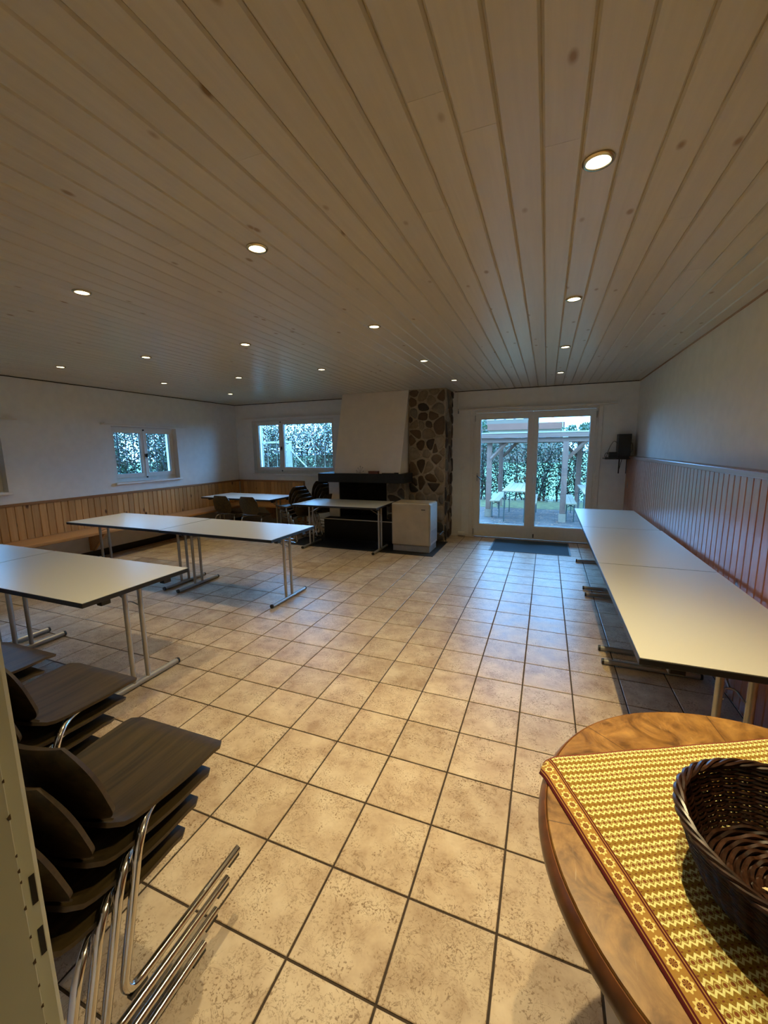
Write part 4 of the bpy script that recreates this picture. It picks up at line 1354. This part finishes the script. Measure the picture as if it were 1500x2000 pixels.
# ------------------------------------------------------------------ beer-garden tables and benches
def trestle(name, label, cat, x, y, w, ln, h, group):
    t = thing(name, label, cat, (x, y, GZ), group=group)
    n_ = 2 if w < 0.3 else 4
    pw = w / n_
    for i in range(n_):
        B().box(-w / 2 + i * pw + 0.002, -w / 2 + (i + 1) * pw - 0.002, -ln / 2, ln / 2, h - 0.028, h).build('plank', 'bench_wood', t, bevel=0.003)
    for sy in (-1, 1):
        yy = sy * (ln / 2 - 0.28)
        for sx in (-1, 1):
            B().tube([(sx * (w / 2 - 0.03), yy, 0.0), (sx * (w / 2 - 0.03), yy, h - 0.0285)], 0.014, 6).build('leg', 'green_steel', t)
        B().tube([(-w / 2 + 0.044, yy, h * 0.74), (w / 2 - 0.044, yy, h * 0.9)], 0.010, 6).build('cross_brace', 'green_steel', t)
        B().tube([(-w / 2 + 0.044, yy + 0.022, h * 0.9), (w / 2 - 0.044, yy + 0.022, h * 0.74)], 0.010, 6).build('cross_brace', 'green_steel', t)
    return t
trestle('garden_table', 'wooden trestle garden table seen through the left door pane', 'table', -0.555, 8.90, 0.50, 2.05, 0.75, 'garden tables')
trestle('garden_table', 'wooden trestle garden table at the right edge of the right door pane', 'table', 1.07, 8.75, 0.50, 2.05, 0.75, 'garden tables')
trestle('garden_bench', 'narrow wooden garden bench left of the first garden table', 'bench', -1.025, 9.45, 0.23, 2.0, 0.45, 'garden benches')
trestle('garden_bench', 'narrow wooden garden bench between the two garden tables, half behind the door mullion', 'bench', -0.195, 9.15, 0.22, 1.9, 0.45, 'garden benches')
trestle('garden_bench', 'narrow wooden garden bench just right of the right pergola post', 'bench', 0.635, 9.30, 0.22, 1.9, 0.45, 'garden benches')

# ------------------------------------------------------------------ far building and trees above the hedge
fb = thing('far_building', 'distant low building with a brick-red parapet and pale upper floor', 'building', (-7.6, 46.0, GZ - 0.05))
B().box(-11.0, 9.2, 0.0, 8.0, 0.0, 3.55).build('ground_floor', 'pale_wall', fb)
B().box(-11.1, 9.3, -0.15, 8.1, 3.551, 4.25).build('parapet', 'brick_wall', fb)
B().box(-11.0, 5.6, 1.2, 7.5, 4.251, 5.75).build('upper_floor', 'pale_wall', fb)
B().box(-11.2, 5.8, 1.0, 7.7, 5.751, 5.95).build('roof', 'galvanised', fb)
for i in range(15):
    x = -10.4 + i * 1.05
    wf = B().rring(x, x + 0.8, 4.75, 5.45, x + 0.06, x + 0.74, 4.81, 5.39, 1.14, 1.195, 'Y').build('window', 'sill_paint', fb)
    B().box(x + 0.061, x + 0.739, 1.16, 1.18, 4.811, 5.389).build('pane', 'far_glass', wf)
for i in range(14):
    x = -10.4 + i * 1.4
    wf = B().rring(x, x + 1.1, 2.2, 3.3, x + 0.06, x + 1.04, 2.26, 3.24, -0.06, -0.005, 'Y').build('window', 'sill_paint', fb)
    B().box(x + 0.061, x + 1.039, -0.04, -0.02, 2.261, 3.239).build('pane', 'far_glass', wf)
mst = thing('lamp_mast', 'thin tall mast standing before the distant building', 'mast', (1.45, 44.5, GZ - 0.05))
B().tube([(0, 0, 0), (0, 0, 7.5)], [0.05, 0.03], 6).build('pole', 'galvanised', mst)
B().box(-0.35, 0.05, -0.06, 0.06, 7.5, 7.58).build('lamp_head', 'galvanised', mst)

def tree(label, x, y, zc, r, h, n, ls, seed):
    rs = random.Random(seed)
    t = thing('garden_tree', label, 'tree', (x, y, GZ - 0.05), group='trees above the hedge')
    B().tube([(0, 0, 0), (0.05, 0, zc * 0.6), (0, 0.05, zc)], [0.11, 0.09, 0.04], 8).build('trunk', 'bark', t)
    lb = B()
    bl = [(Vector((rs.uniform(-r, r) * 0.7, rs.uniform(-r, r) * 0.5, zc + rs.uniform(-h, h) * 0.75)), r * rs.uniform(0.3, 0.5)) for _ in range(9)]
    for _ in range(n):
        c, rr_ = rs.choice(bl)
        d = Vector((rs.gauss(0, 1), rs.gauss(0, 1), rs.gauss(0, 1))).normalized() * rr_ * rs.random() ** 0.4
        leaf_quad(lb, c + d, ls * rs.uniform(0.6, 1.3), rs)
    raw(lb, 'foliage', 'tree_leaf', t)
tree('dark tree rising above the pergola roof in the right door pane', 2.62, 25.0, 3.25, 1.0, 1.25, 2200, 0.085, 41)
tree('low round tree on the skyline between the mast and the dark tree', 2.1, 31.0, 2.65, 1.1, 0.65, 1500, 0.09, 42)
tree('small dark tree at the left edge of the left door pane', -3.75, 25.0, 2.6, 0.75, 1.2, 1400, 0.085, 43)
